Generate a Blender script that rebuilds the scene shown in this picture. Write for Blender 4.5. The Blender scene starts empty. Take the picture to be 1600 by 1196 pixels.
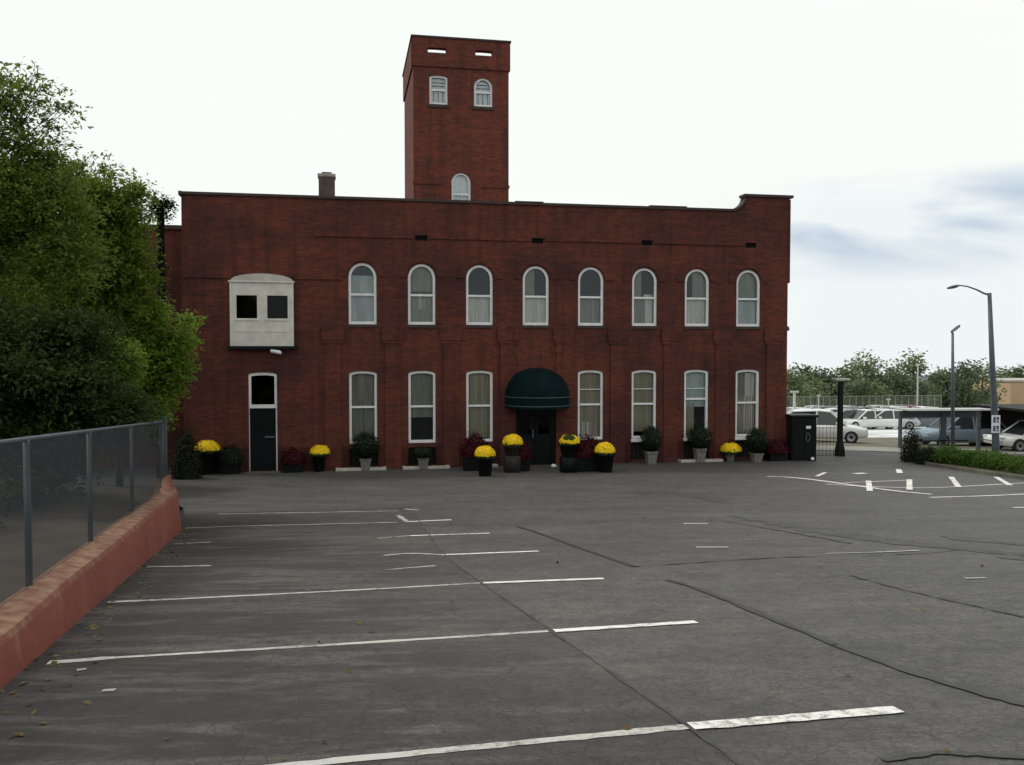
import bpy, math, random
import numpy as np
from mathutils import Vector, Matrix
R = math.radians
rng = np.random.default_rng(7)
random.seed(7)
scene = bpy.context.scene
COL = scene.collection

# ------------------------------------------------------------------ frames
F = 1385.0; EYE = 4.0; PT = math.atan(48/F)
TH = math.atan(1/5.27); CT, ST = math.cos(TH), math.sin(TH)
V0 = 30.5

def sm(t):
    t = max(0.0, min(1.0, t)); return t*t*(3-2*t)
def gz(X, Y):
    """height of the terrain: the lot falls towards the building and levels out in front of it"""
    v = -ST*X + CT*Y; u = CT*X + ST*Y
    v = max(v, -15.0)
    if v < 15: z = -1.6-.103*v
    elif v < 30.5:
        L = 15.5; z0 = -1.6-.103*15; m0 = -.103; z1 = -4.0; m1 = -.02; q = (v-15)/L
        z = (2*q**3-3*q*q+1)*z0+(q**3-2*q*q+q)*L*m0+(-2*q**3+3*q*q)*z1+(q**3-q*q)*L*m1
    else:
        w = v-30.5
        z = -4-.05*min(w, 70)+.3*(1-math.exp(-w/10))
        if w > 70: z -= .028*(w-70)
    d = u-14
    if d > 0: z -= .6*sm(d/20)*sm((v-14)/14)
    return z+EYE
def uv2xy(u, v): return (CT*u-ST*v, ST*u+CT*v)
def ray(x, y):
    a = (x-800)/F; b = (598-y)/F
    return (a, math.cos(PT)+b*math.sin(PT), -math.sin(PT)+b*math.cos(PT))
def at(x, y, Y):
    d = ray(x, y); t = Y/d[1]; return Vector((d[0]*t, Y, EYE+d[2]*t))
def G(x, y):
    """point of the terrain seen at a given spot of the photograph (used once, to survey the site)"""
    d = ray(x, y); lo = t = .5
    while t < 900:
        if EYE+d[2]*t < gz(d[0]*t, d[1]*t): break
        lo = t; t *= 1.02
    hi = t
    for _ in range(40):
        m = (lo+hi)/2
        if EYE+d[2]*m < gz(d[0]*m, d[1]*m): hi = m
        else: lo = m
    return Vector((d[0]*hi, d[1]*hi, EYE+d[2]*hi))
def on(x, y, off=0): return Vector((x, y, gz(x, y)+off))

# ------------------------------------------------------------------ materials
def newmat(name):
    m = bpy.data.materials.new(name); m.use_nodes = True
    nt = m.node_tree; b = nt.nodes['Principled BSDF']; return m, nt, b
def N(nt, t, **k):
    n = nt.nodes.new(t)
    for a, v in k.items(): setattr(n, a, v)
    return n
def L(nt, a, b): nt.links.new(a, b)
def noise(nt, vec, scale, detail=4, rough=.55, dist=0):
    n = N(nt, 'ShaderNodeTexNoise'); n.inputs['Scale'].default_value = scale
    n.inputs['Detail'].default_value = detail; n.inputs['Roughness'].default_value = rough
    n.inputs['Distortion'].default_value = dist
    if vec is not None: L(nt, vec, n.inputs['Vector'])
    return n.outputs['Fac']
def ramp(nt, fac, a, b, c0=(0,0,0,1), c1=(1,1,1,1)):
    r = N(nt, 'ShaderNodeValToRGB'); e = r.color_ramp.elements
    e[0].position = a; e[1].position = b; e[0].color = c0; e[1].color = c1
    L(nt, fac, r.inputs['Fac']); return r.outputs['Color']
def mix(nt, fac, a, b, mode='MIX'):
    m = N(nt, 'ShaderNodeMix', data_type='RGBA', blend_type=mode)
    for s, v in ((m.inputs['Factor'], fac), (m.inputs['A'], a), (m.inputs['B'], b)):
        if isinstance(v, (int, float)): s.default_value = v
        elif isinstance(v, tuple): s.default_value = v if len(v) == 4 else v+(1,)
        else: L(nt, v, s)
    return m.outputs['Result']
def math_(nt, op, a, b=0.0):
    m = N(nt, 'ShaderNodeMath', operation=op)
    for i, v in enumerate((a, b)):
        if isinstance(v, (int, float)): m.inputs[i].default_value = v
        else: L(nt, v, m.inputs[i])
    return m.outputs[0]
def bump(nt, h, b, strength=.3, dist=.02):
    n = N(nt, 'ShaderNodeBump'); n.inputs['Strength'].default_value = strength
    n.inputs['Distance'].default_value = dist
    L(nt, h, n.inputs['Height']); L(nt, n.outputs['Normal'], b.inputs['Normal'])
def objco(nt): return N(nt, 'ShaderNodeTexCoord').outputs['Object']
def mapped(nt, vec, scale):
    m = N(nt, 'ShaderNodeMapping'); m.inputs['Scale'].default_value = scale
    L(nt, vec, m.inputs['Vector']); return m.outputs['Vector']

def simple(name, col, rough=.6, var=.25, scale=6, metal=0, spec=.5, bmp=0):
    m, nt, b = newmat(name)
    co = objco(nt); n = noise(nt, co, scale, 6)
    lo = tuple(c*(1-var) for c in col); hi = tuple(min(1, c*(1+var)) for c in col)
    L(nt, mix(nt, ramp(nt, n, .3, .7), lo, hi), b.inputs['Base Color'])
    b.inputs['Roughness'].default_value = rough; b.inputs['Metallic'].default_value = metal
    b.inputs['Specular IOR Level'].default_value = spec
    if bmp: bump(nt, noise(nt, co, scale*8, 5), b, bmp, .01)
    return m

def brick(name, dark=1.0, soot=.55):
    m, nt, b = newmat(name)
    co = objco(nt)
    sx = N(nt, 'ShaderNodeSeparateXYZ'); L(nt, co, sx.inputs[0])
    h = math_(nt, 'ADD', sx.outputs['X'], sx.outputs['Y'])
    cx = N(nt, 'ShaderNodeCombineXYZ'); L(nt, h, cx.inputs['X']); L(nt, sx.outputs['Z'], cx.inputs['Y'])
    bt = N(nt, 'ShaderNodeTexBrick'); L(nt, cx.outputs[0], bt.inputs['Vector'])
    k = dark
    bt.inputs['Scale'].default_value = 1.0
    bt.inputs['Brick Width'].default_value = .215; bt.inputs['Row Height'].default_value = .07
    bt.inputs['Mortar Size'].default_value = .006; bt.inputs['Bias'].default_value = -.1
    bt.inputs['Color1'].default_value = (.158*k, .041*k, .026*k, 1)
    bt.inputs['Color2'].default_value = (.086*k, .025*k, .020*k, 1)
    bt.inputs['Mortar'].default_value = (.115*k, .052*k, .042*k, 1)
    big = noise(nt, mapped(nt, co, (.33, .33, .42)), 1.0, 7, .62, .5)
    soot_m = ramp(nt, big, .42, .68)
    c = mix(nt, math_(nt, 'MULTIPLY', soot_m, soot), bt.outputs['Color'], (.036*k, .018*k, .0195*k))
    # vertical streaks and lighter bleached bricks
    st = noise(nt, mapped(nt, co, (3.5, 3.5, .25)), 1.0, 5, .6)
    c = mix(nt, math_(nt, 'MULTIPLY', ramp(nt, st, .48, .66), .62), c, (.046*k, .021*k, .018*k))
    pat = noise(nt, mapped(nt, co, (1.1, 1.1, 5.0)), 1.0, 4, .6)
    c = mix(nt, math_(nt, 'MULTIPLY', ramp(nt, pat, .48, .72), .55), c, (.172*k, .042*k, .024*k))
    fine = noise(nt, mapped(nt, co, (4.5, 4.5, 13)), 1.0, 3, .6)
    c = mix(nt, .6, c, mix(nt, fine, (.35, .35, .35), (1.55, 1.55, 1.55)), 'MULTIPLY')
    L(nt, c, b.inputs['Base Color']); b.inputs['Roughness'].default_value = .88
    b.inputs['Specular IOR Level'].default_value = .2
    bump(nt, bt.outputs['Fac'], b, -.35, .012)
    return m

def wv0(nt, co):
    nz = N(nt, 'ShaderNodeTexNoise'); nz.inputs['Scale'].default_value = 3.0; nz.inputs['Detail'].default_value = 5; L(nt, co, nz.inputs['Vector'])
    sc = N(nt, 'ShaderNodeVectorMath', operation='SCALE'); sc.inputs['Scale'].default_value = .5; L(nt, nz.outputs['Color'], sc.inputs[0])
    ad = N(nt, 'ShaderNodeVectorMath', operation='ADD'); L(nt, co, ad.inputs[0]); L(nt, sc.outputs[0], ad.inputs[1]); return ad.outputs[0]
def asphalt(name, base, patch, crack=.6, streak=.35):
    m, nt, b = newmat(name)
    co = objco(nt)
    big = noise(nt, mapped(nt, co, (.14, .42, 1)), 1, 6, .65, .7)
    mid = noise(nt, mapped(nt, co, (.7, 1.5, 1)), 1, 6, .65, .8)
    fine = noise(nt, co, 26, 5, .75)
    grain = noise(nt, co, 130, 2, .7)
    c = mix(nt, ramp(nt, big, .32, .68), patch, base)
    c = mix(nt, .7, c, mix(nt, ramp(nt, mid, .3, .72), (.62, .62, .63), (1.26, 1.24, 1.22)), 'MULTIPLY')
    c = mix(nt, .8, c, mix(nt, ramp(nt, fine, .36, .64), (.62, .62, .62), (1.38, 1.38, 1.38)), 'MULTIPLY')
    c = mix(nt, .8, c, mix(nt, ramp(nt, grain, .36, .64), (.45, .45, .45), (1.55, 1.55, 1.55)), 'MULTIPLY')
    mp = N(nt, 'ShaderNodeMapping'); mp.inputs['Rotation'].default_value = (0, 0, -R(11)); mp.inputs['Scale'].default_value = (.38, 2.3, 1); L(nt, co, mp.inputs['Vector'])
    s1 = noise(nt, mp.outputs['Vector'], 1, 6, .68, .9); s2 = noise(nt, co, .22, 3)
    sp_ = N(nt, 'ShaderNodeSeparateXYZ'); L(nt, co, sp_.inputs[0])
    dwall = math_(nt, 'ADD', math_(nt, 'ADD', sp_.outputs['X'], math_(nt, 'MULTIPLY', sp_.outputs['Y'], .264)), 1.95)   # metres from the low wall, where the trees drip
    drip = ramp(nt, math_(nt, 'MULTIPLY', math_(nt, 'ADD', dwall, math_(nt, 'MULTIPLY', noise(nt, co, .5, 4), 2.0)), .14), .40, .72, (1, 1, 1, 1), (.30, .30, .30, 1))
    wet = math_(nt, 'MULTIPLY', ramp(nt, math_(nt, 'ADD', math_(nt, 'MULTIPLY', s1, .7), math_(nt, 'MULTIPLY', s2, .3)), .455, .53), math_(nt, 'MULTIPLY', drip, streak))
    c = mix(nt, wet, c, tuple(q*.27 for q in base))
    lt = math_(nt, 'MULTIPLY', ramp(nt, noise(nt, mapped(nt, co, (.5, 1.6, 1)), 1.3, 6, .7, .5), .56, .72), .45*streak+.12)
    c = mix(nt, lt, c, tuple(q*1.45 for q in base))
    oi = N(nt, 'ShaderNodeTexVoronoi'); oi.inputs['Scale'].default_value = .75; L(nt, wv0(nt, co), oi.inputs['Vector'])
    c = mix(nt, math_(nt, 'MULTIPLY', ramp(nt, oi.outputs['Distance'], .10, .26, (1, 1, 1, 1), (0, 0, 0, 1)), .45), c, tuple(q*.45 for q in base))
    sp6 = noise(nt, co, 5.5, 6, .72, .6)
    c = mix(nt, .8, c, mix(nt, ramp(nt, sp6, .32, .68), (.62, .61, .60), (1.30, 1.30, 1.30)), 'MULTIPLY')
    # alligator cracking in patches
    wv = N(nt, 'ShaderNodeVectorMath', operation='ADD')
    nz = N(nt, 'ShaderNodeTexNoise'); nz.inputs['Scale'].default_value = 2.2; nz.inputs['Detail'].default_value = 5
    L(nt, co, nz.inputs['Vector'])
    sc = N(nt, 'ShaderNodeVectorMath', operation='SCALE'); sc.inputs['Scale'].default_value = .55
    L(nt, nz.outputs['Color'], sc.inputs[0]); L(nt, co, wv.inputs[0]); L(nt, sc.outputs[0], wv.inputs[1])
    masks = []
    for s, w in ((5.5, .040), (1.1, .010)):
        vo = N(nt, 'ShaderNodeTexVoronoi', feature='DISTANCE_TO_EDGE'); vo.inputs['Scale'].default_value = s
        L(nt, wv.outputs[0], vo.inputs['Vector'])
        masks.append(ramp(nt, vo.outputs['Distance'], 0, w, (1,1,1,1), (0,0,0,1)))
    where = ramp(nt, noise(nt, co, .35, 3), .44, .58)
    cr = math_(nt, 'MAXIMUM', math_(nt, 'MULTIPLY', masks[0], where), math_(nt, 'MULTIPLY', masks[1], ramp(nt, noise(nt, co, .6, 3), .42, .6)))
    c = mix(nt, math_(nt, 'MULTIPLY', cr, crack), c, tuple(x*.35 for x in patch))
    L(nt, c, b.inputs['Base Color']); b.inputs['Roughness'].default_value = .72
    b.inputs['Specular IOR Level'].default_value = .42
    bump(nt, math_(nt, 'SUBTRACT', fine, math_(nt, 'MULTIPLY', cr, .8)), b, .45, .01)
    return m

def paint(name, col, wear=.5, under=(.06, .058, .055)):
    m, nt, b = newmat(name)
    co = objco(nt)
    n1 = noise(nt, co, 14, 7, .8); n2 = noise(nt, co, 1.2, 3)
    f = math_(nt, 'ADD', math_(nt, 'MULTIPLY', n1, .7), math_(nt, 'MULTIPLY', n2, .45))
    mask = ramp(nt, f, wear-.06, wear+.10)
    c = mix(nt, mask, under, col)
    c = mix(nt, .6, c, mix(nt, noise(nt, co, 40, 3), (.7, .7, .7), (1.25, 1.25, 1.25)), 'MULTIPLY')
    L(nt, c, b.inputs['Base Color']); b.inputs['Roughness'].default_value = .75
    return m

def leafmat(name, dark, light, trans=.35, scale=.9, spec=.1, tcol=None):
    m, nt, b = newmat(name)
    g = N(nt, 'ShaderNodeNewGeometry')
    co = objco(nt)
    clump = noise(nt, co, scale, 3, .6)
    f = math_(nt, 'ADD', math_(nt, 'MULTIPLY', ramp(nt, clump, .3, .7), .6), math_(nt, 'MULTIPLY', g.outputs['Random Per Island'], .4))
    c = mix(nt, f, dark, light)
    L(nt, c, b.inputs['Base Color']); b.inputs['Roughness'].default_value = .55
    b.inputs['Specular IOR Level'].default_value = spec
    tr = N(nt, 'ShaderNodeBsdfTranslucent'); L(nt, mix(nt, .5, c, tcol or tuple(1.3*q for q in light)), tr.inputs['Color'])
    ms = N(nt, 'ShaderNodeMixShader'); ms.inputs['Fac'].default_value = trans
    L(nt, b.outputs[0], ms.inputs[1]); L(nt, tr.outputs[0], ms.inputs[2])
    L(nt, ms.outputs[0], nt.nodes['Material Output'].inputs['Surface'])
    return m

def glass(name, tint=(.75, .78, .76), rough=.02, refl=1.0, fk=1.15, f0=0.0):
    m, nt, b = newmat(name)
    nt.nodes.remove(b)
    co = objco(nt)
    tr = N(nt, 'ShaderNodeBsdfTransparent'); tr.inputs['Color'].default_value = tint+(1,)
    gl = N(nt, 'ShaderNodeBsdfGlossy'); gl.inputs['Roughness'].default_value = rough
    gl.inputs['Color'].default_value = (.85*refl, .92*refl, .95*refl, 1)
    bp = N(nt, 'ShaderNodeBump'); bp.inputs['Strength'].default_value = .25; bp.inputs['Distance'].default_value = .02
    L(nt, noise(nt, co, 2.2, 2), bp.inputs['Height']); L(nt, bp.outputs[0], gl.inputs['Normal'])
    fr = N(nt, 'ShaderNodeFresnel'); fr.inputs['IOR'].default_value = 1.55
    ms = N(nt, 'ShaderNodeMixShader')
    L(nt, math_(nt, 'MINIMUM', math_(nt, 'ADD', math_(nt, 'MULTIPLY', fr.outputs[0], fk), f0), 1.0), ms.inputs['Fac'])
    L(nt, tr.outputs[0], ms.inputs[1]); L(nt, gl.outputs[0], ms.inputs[2])
    L(nt, ms.outputs[0], nt.nodes['Material Output'].inputs['Surface'])
    return m

def curtain_mat(name, col, folds=14):
    m, nt, b = newmat(name)
    co = objco(nt)
    w = noise(nt, mapped(nt, co, (folds, folds, .6)), 1, 3, .5)
    L(nt, mix(nt, ramp(nt, w, .3, .7), tuple(c*.62 for c in col), col), b.inputs['Base Color'])
    b.inputs['Roughness'].default_value = .9
    bump(nt, w, b, .6, .05)
    return m

M = {}
M['brick'] = brick('brick', .93, .78)
M['brick_trim'] = brick('brick_trim', .93, .78)
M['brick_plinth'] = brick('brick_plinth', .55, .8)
M['brick_tower'] = brick('brick_tower', 1.15, .25)  # lighter than the wall brick: veiling sky glare put into the colour
M['coping'] = simple('coping_stone', (.045, .030, .026), .8, .3, 5, bmp=.2)
M['roof'] = simple('roof_felt', (.05, .05, .05), .9)
M['chimney'] = simple('chimney_render', (.085, .060, .050), .9, .3, 4, bmp=.3)
M['chimney_cap'] = simple('chimney_cap', (.30, .28, .25), .9)
M['white'] = simple('white_paint', (.74, .74, .74), .5, .10, 5)
M['offwhite'] = simple('offwhite_board', (.62, .59, .53), .6, .14, 3)
M['offwhite_shade'] = simple('offwhite_board_weathered', (.46, .42, .38), .7, .15, 4)  # greyer off-white for the arched head of the bay
M['glass'] = glass('window_glass', tint=(.97, .97, .95), refl=.8, fk=1.4)
M['glass_bright'] = glass('window_glass_bright', (.95, .96, .96), .05, 1.0, 1.6, .10)
M['glass_dark'] = glass('window_glass_tinted', (.40, .40, .36), refl=.25)
M['glass_clear'] = glass('shelter_glass', (.80, .84, .86), .03, .8)
M['dark_in'] = simple('dark_interior', (.016, .015, .013), .9)
M['curtain'] = curtain_mat('curtain_white', (.86, .86, .81))
M['curtain_blue'] = curtain_mat('curtain_bluish', (.60, .70, .70), 3)
M['drape'] = curtain_mat('drape_beige', (.46, .43, .33))
M['drape_grey'] = curtain_mat('drape_grey', (.35, .355, .31))
M['lace'] = curtain_mat('lace', (.86, .88, .90), 9)
M['door'] = simple('dark_door', (.004, .007, .007), .6, .3, 3, spec=.15)
M['door_plain'] = simple('door_brown', (.010,.008,.008), .5, .3, 3, spec=.15)
M['black'] = simple('black_metal', (.007,.008,.008), .5, .3, 8, spec=.15)
M['steel'] = simple('galvanised_steel', (.085, .105, .122), .5, .2, 8, metal=.2)
M['lampgrey'] = simple('lamp_grey', (.07, .085, .10), .5, .2, 5, metal=.2)
M['palepost'] = simple('pale_post', (.45, .46, .42), .7, .15, 3)
M['farpost'] = simple('fence_post', (.22, .24, .20), .7)
M['awning'] = simple('green_canvas', (.0014, .0095, .0105), .8, .35, 3, spec=.1)
M['awning_line'] = simple('awning_piping', (.045, .07, .066), .6)
M['stone'] = simple('pale_stone', (.42, .39, .35), .9, .25, 9, bmp=.3)
M['pot_stone'] = simple('stone_pot', (.17, .16, .145), .9, .45, 14, bmp=.5)
M['pot_black'] = simple('black_pot', (.005,.005,.006), .6, .3, 6, spec=.15)
M['pot_brown'] = simple('brown_pot', (.014, .007, .007), .7, .3, 6)
M['concrete'] = simple('pavement_concrete', (.27, .26, .23), .9, .18, 1.2, bmp=.2)
M['kerb'] = simple('kerb_concrete', (.12, .12, .09), .9, .3, 2, bmp=.2)
M['verge'] = simple('dry_verge', (.125, .115, .075), .95, .3, 1.2, bmp=.4)
M['farlot'] = simple('pale_lot', (.60, .61, .61), .85, .35, .35)  # light concrete whitened further, the white glare over it put into the colour
M['soil'] = simple('soil', (.085, .062, .045), .95, .35, 1.5, bmp=.5)
M['bark'] = simple('bark', (.045, .036, .028), .95, .35, 8, bmp=.5)
M['bark_dark'] = simple('dark_bark', (.008, .007, .007), .95, .35, 8, spec=.05, bmp=.5)
M['hill'] = simple('hill_wood', (.10, .14, .13), .95, .3, .02)
M['tan'] = simple('tan_wall', (.52, .36, .22), .85, .08, .6)
M['yellow'] = leafmat('yellow_bloom', (.80, .50, .008), (.95, .72, .02), .12, 3, .2)
M['mumgreen'] = leafmat('mum_leaf', (.018, .035, .012), (.04, .07, .02), .1, 3)
M['boxwood'] = leafmat('boxwood', (.008, .016, .008), (.020, .034, .014), .10, 3)
M['redplant'] = leafmat('red_plant', (.020, .003, .005), (.070, .007, .012), .12, 3)
M['hedge'] = leafmat('hedge_leaf', (.030, .075, .012), (.095, .170, .028), .3, 2.2)
M['darkshrub'] = leafmat('dark_shrub', (.008, .013, .006), (.020, .028, .011), .15, 2)
M['leaf_a'] = leafmat('leaf_olive', (.028, .050, .011), (.200, .240, .042), .42, .8, .12)
M['leaf_b'] = leafmat('leaf_green', (.028, .056, .010), (.215, .285, .042), .42, .8, .12)
M['leaf_c'] = leafmat('leaf_bright', (.030, .066, .010), (.240, .360, .045), .42, 1.0, .12)
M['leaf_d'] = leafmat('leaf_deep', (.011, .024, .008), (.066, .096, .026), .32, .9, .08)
M['far_a'] = leafmat('far_leaf', (.110, .145, .075), (.230, .280, .135), .25, .3)  # far greens paled in the colour itself to stand in for haze
M['far_b'] = leafmat('far_leaf_dark', (.060, .090, .052), (.135, .180, .090), .2, .3)
M['tyre'] = simple('tyre', (.012, .012, .012), .85)
M['rim'] = simple('rim', (.35, .36, .37), .35, .1, 5, metal=.7)
M['headlight'] = simple('headlight', (.6, .62, .62), .15, .1, 5)
M['taillight'] = simple('taillight', (.30, .01, .01), .25, .1, 5)
M['carglass'] = simple('car_glass', (.018, .022, .025), .06, .2, 2, spec=.8)
for n_, c_ in (('white', (.70, .70, .69)), ('silver', (.32, .37, .44)), ('dark', (.02, .024, .03)), ('grey', (.16, .17, .18)), ('red', (.22, .02, .02))):
    m_ = simple('car_paint_'+n_, c_, .25, .05, 2); m_.node_tree.nodes['Principled BSDF'].inputs['Coat Weight'].default_value = .6; M['car_'+n_] = m_
M['asphalt'] = asphalt('asphalt', (.091, .087, .080), (.063, .060, .056))
M['asphalt_old'] = asphalt('asphalt_old', (.087, .079, .072), (.052, .047, .043), .7, .95)
M['asphalt_patch'] = asphalt('asphalt_sealed', (.070, .069, .066), (.050, .050, .049), .4)
M['crack'] = simple('crack_fill', (.042, .041, .039), .8, .4, 9)
M['tar'] = simple('tar', (.026, .025, .024), .6, .35, 9)
M['line'] = paint('road_paint', (.72, .71, .67), .46)
M['line_old'] = paint('road_paint_worn', (.47, .46, .43), .485, (.085, .08, .075))
M['line_faint'] = paint('road_paint_faint', (.36, .355, .33), .47, (.09, .085, .08))

# retaining wall: worn orange-red paint over pale concrete
def wallpaint():
    m, nt, b = newmat('red_wall_paint')
    co = objco(nt)
    n = noise(nt, co, 1.4, 8, .7, .5); n2 = noise(nt, mapped(nt, co, (6, 6, 1.2)), 1, 5, .6)
    c = mix(nt, ramp(nt, n, .35, .7), (.165, .036, .024), (.235, .062, .038))
    c = mix(nt, math_(nt, 'MULTIPLY', ramp(nt, n2, .60, .74), .5), c, (.30, .19, .14))
    c = mix(nt, math_(nt, 'MULTIPLY', ramp(nt, noise(nt, co, 3.1, 6, .7), .58, .66), .5), c, (.085, .035, .028))
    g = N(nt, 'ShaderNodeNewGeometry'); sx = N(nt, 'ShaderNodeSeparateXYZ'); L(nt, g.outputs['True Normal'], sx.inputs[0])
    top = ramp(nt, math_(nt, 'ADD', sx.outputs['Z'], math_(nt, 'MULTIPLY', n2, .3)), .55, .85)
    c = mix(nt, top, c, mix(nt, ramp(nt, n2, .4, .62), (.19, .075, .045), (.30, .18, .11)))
    L(nt, c, b.inputs['Base Color']); b.inputs['Roughness'].default_value = .85
    bump(nt, noise(nt, co, 14, 6, .7), b, .5, .015)
    return m
M['redwall'] = wallpaint()
# chain-link with grey privacy slats: real woven transparency pattern
def meshmat():
    m, nt, b = newmat('privacy_mesh')
    co = objco(nt)
    n = noise(nt, mapped(nt, co, (.8, .8, .3)), 1, 4)
    slat = N(nt, 'ShaderNodeTexWave', wave_type='BANDS', bands_direction='Y'); slat.inputs['Scale'].default_value = 4.0
    slat.inputs['Distortion'].default_value = .3
    L(nt, co, slat.inputs['Vector'])
    c = mix(nt, ramp(nt, n, .3, .7), (.030, .040, .048), (.046, .060, .072))
    c = mix(nt, .35, c, mix(nt, slat.outputs['Fac'], (.88, .88, .88), (1.1, 1.1, 1.1)), 'MULTIPLY')
    L(nt, c, b.inputs['Base Color']); b.inputs['Roughness'].default_value = .6
    tr = N(nt, 'ShaderNodeBsdfTransparent')
    ms = N(nt, 'ShaderNodeMixShader')
    L(nt, mix(nt, slat.outputs['Fac'], (.50, .50, .50), (.62, .62, .62)), ms.inputs['Fac'])
    L(nt, tr.outputs[0], ms.inputs[1]); L(nt, b.outputs[0], ms.inputs[2])
    L(nt, ms.outputs[0], nt.nodes['Material Output'].inputs['Surface'])
    return m
M['privacy'] = meshmat()
def farmesh():
    m, nt, b = newmat('picket_mesh')
    co = objco(nt)
    b.inputs['Base Color'].default_value = (.10, .12, .08, 1)
    tr = N(nt, 'ShaderNodeBsdfTransparent'); ms = N(nt, 'ShaderNodeMixShader'); ms.inputs['Fac'].default_value = .45
    L(nt, tr.outputs[0], ms.inputs[1]); L(nt, b.outputs[0], ms.inputs[2])
    L(nt, ms.outputs[0], nt.nodes['Material Output'].inputs['Surface'])
    return m
M['wire'] = farmesh()

# ------------------------------------------------------------------ mesh helpers
def tag(o, label=None, cat=None, group=None, kind=None):
    if label: o['label'] = label
    if cat: o['category'] = cat
    if group: o['group'] = group
    if kind: o['kind'] = kind
    return o
def empty(name, loc=(0, 0, 0), rz=0, label=None, cat=None, group=None):
    o = bpy.data.objects.new(name, None); COL.objects.link(o); o.location = loc; o.rotation_euler = (0, 0, rz)
    o.empty_display_size = .3
    return tag(o, label, cat, group)
def link(name, me, mat, parent=None, smooth=False):
    if mat is not None and not me.materials: me.materials.append(mat)
    if smooth:
        me.polygons.foreach_set('use_smooth', [True]*len(me.polygons))
    o = bpy.data.objects.new(name, me); COL.objects.link(o)
    if parent: o.parent = parent
    return o
class MB:
    def __init__(s): s.v = []; s.f = []
    def add(s, vs, fs):
        k = len(s.v); s.v += [tuple(p) for p in vs]; s.f += [tuple(i+k for i in f) for f in fs]; return s
    def quad(s, a, b, c, d): return s.add([a, b, c, d], [(0, 1, 2, 3)])
    def box(s, x0, x1, y0, y1, z0, z1, bev=0.0):
        if bev <= 0:
            vs = [(x, y, z) for z in (z0, z1) for y in (y0, y1) for x in (x0, x1)]
            return s.add(vs, [(0, 2, 3, 1), (4, 5, 7, 6), (0, 1, 5, 4), (2, 6, 7, 3), (0, 4, 6, 2), (1, 3, 7, 5)])
        e = bev; vs = []; 
        def ring(i, z): return [(x0+i+e*0, y0+i, z), (x1-i, y0+i, z), (x1-i, y1-i, z), (x0+i, y1-i, z)]
        vs = ring(e, z0)+ring(0, z0+e)+ring(0, z1-e)+ring(e, z1)
        fs = [(3, 2, 1, 0), (12, 13, 14, 15)]
        for r in range(3):
            for i in range(4):
                a = r*4+i; b = r*4+(i+1) % 4; fs.append((a, b, b+4, a+4))
        return s.add(vs, fs)
    def tube(s, pts, rad, n=8, cap=True):
        pts = [Vector(p) for p in pts]; 
        if isinstance(rad, (int, float)): rad = [rad]*len(pts)
        vs = []; up = Vector((.3, .2, 1)).normalized()
        for i, p in enumerate(pts):
            d = (pts[min(i+1, len(pts)-1)]-pts[max(i-1, 0)]).normalized()
            a = d.cross(up if abs(d.dot(up)) < .95 else Vector((1, 0, 0))).normalized(); b = d.cross(a)
            for k in range(n):
                t = 2*math.pi*k/n; vs.append(p+(a*math.cos(t)+b*math.sin(t))*rad[i])
        fs = []
        for i in range(len(pts)-1):
            for k in range(n):
                fs.append((i*n+k, i*n+(k+1) % n, (i+1)*n+(k+1) % n, (i+1)*n+k))
        if cap: fs += [tuple(range(n))[::-1], tuple((len(pts)-1)*n+k for k in range(n))]
        return s.add(vs, fs)
    def lathe(s, prof, c=(0, 0, 0), n=20, sx=1, sy=1):
        vs = []
        for r, z in prof:
            for k in range(n):
                t = 2*math.pi*k/n; vs.append((c[0]+r*sx*math.cos(t), c[1]+r*sy*math.sin(t), c[2]+z))
        fs = []
        for i in range(len(prof)-1):
            for k in range(n): fs.append((i*n+k, i*n+(k+1) % n, (i+1)*n+(k+1) % n, (i+1)*n+k))
        fs += [tuple(range(n))[::-1], tuple((len(prof)-1)*n+k for k in range(n))]
        return s.add(vs, fs)
    def loft(s, rings, cap=True):
        n = len(rings[0]); vs = [p for r in rings for p in r]; fs = []
        for i in range(len(rings)-1):
            for k in range(n): fs.append((i*n+k, i*n+(k+1) % n, (i+1)*n+(k+1) % n, (i+1)*n+k))
        if cap: fs += [tuple(range(n))[::-1], tuple((len(rings)-1)*n+k for k in range(n))]
        return s.add(vs, fs)
    def ring(s, outer, inner, y0, y1):
        """flat ring between two equal-length outlines in the x-z plane, y0 (front) to y1"""
        n = len(outer); vs = [(p[0], y0, p[1]) for p in outer]+[(p[0], y0, p[1]) for p in inner]
        vs += [(p[0], y1, p[1]) for p in outer]+[(p[0], y1, p[1]) for p in inner]; fs = []
        for i in range(n):
            j = (i+1) % n
            fs += [(i, j, n+j, n+i), (2*n+j, 2*n+i, 3*n+i, 3*n+j), (j, i, 2*n+i, 2*n+j), (n+i, n+j, 3*n+j, 3*n+i)]
        return s.add(vs, fs)
    def slab(s, outline, y0, y1):
        n = len(outline); vs = [(p[0], y0, p[1]) for p in outline]+[(p[0], y1, p[1]) for p in outline]
        fs = [tuple(range(n)), tuple(range(2*n-1, n-1, -1))]+[((i+1) % n, i, n+i, n+(i+1) % n) for i in range(n)]
        return s.add(vs, fs)
    def build(s, name, mat, parent=None, smooth=False, xf=None):
        me = bpy.data.meshes.new(name); vs = s.v
        if xf: vs = [tuple(xf(p)) for p in vs]
        me.from_pydata(vs, [], s.f); me.update()
        return link(name, me, mat, parent, smooth)
def children(o): return [c for c in bpy.data.objects if c.parent == o]
def copy_tree(o, parent=None, scale=None):
    c = o.copy(); COL.objects.link(c)
    if parent: c.parent = parent
    for ch in children(o): copy_tree(ch, c)
    return c

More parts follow.
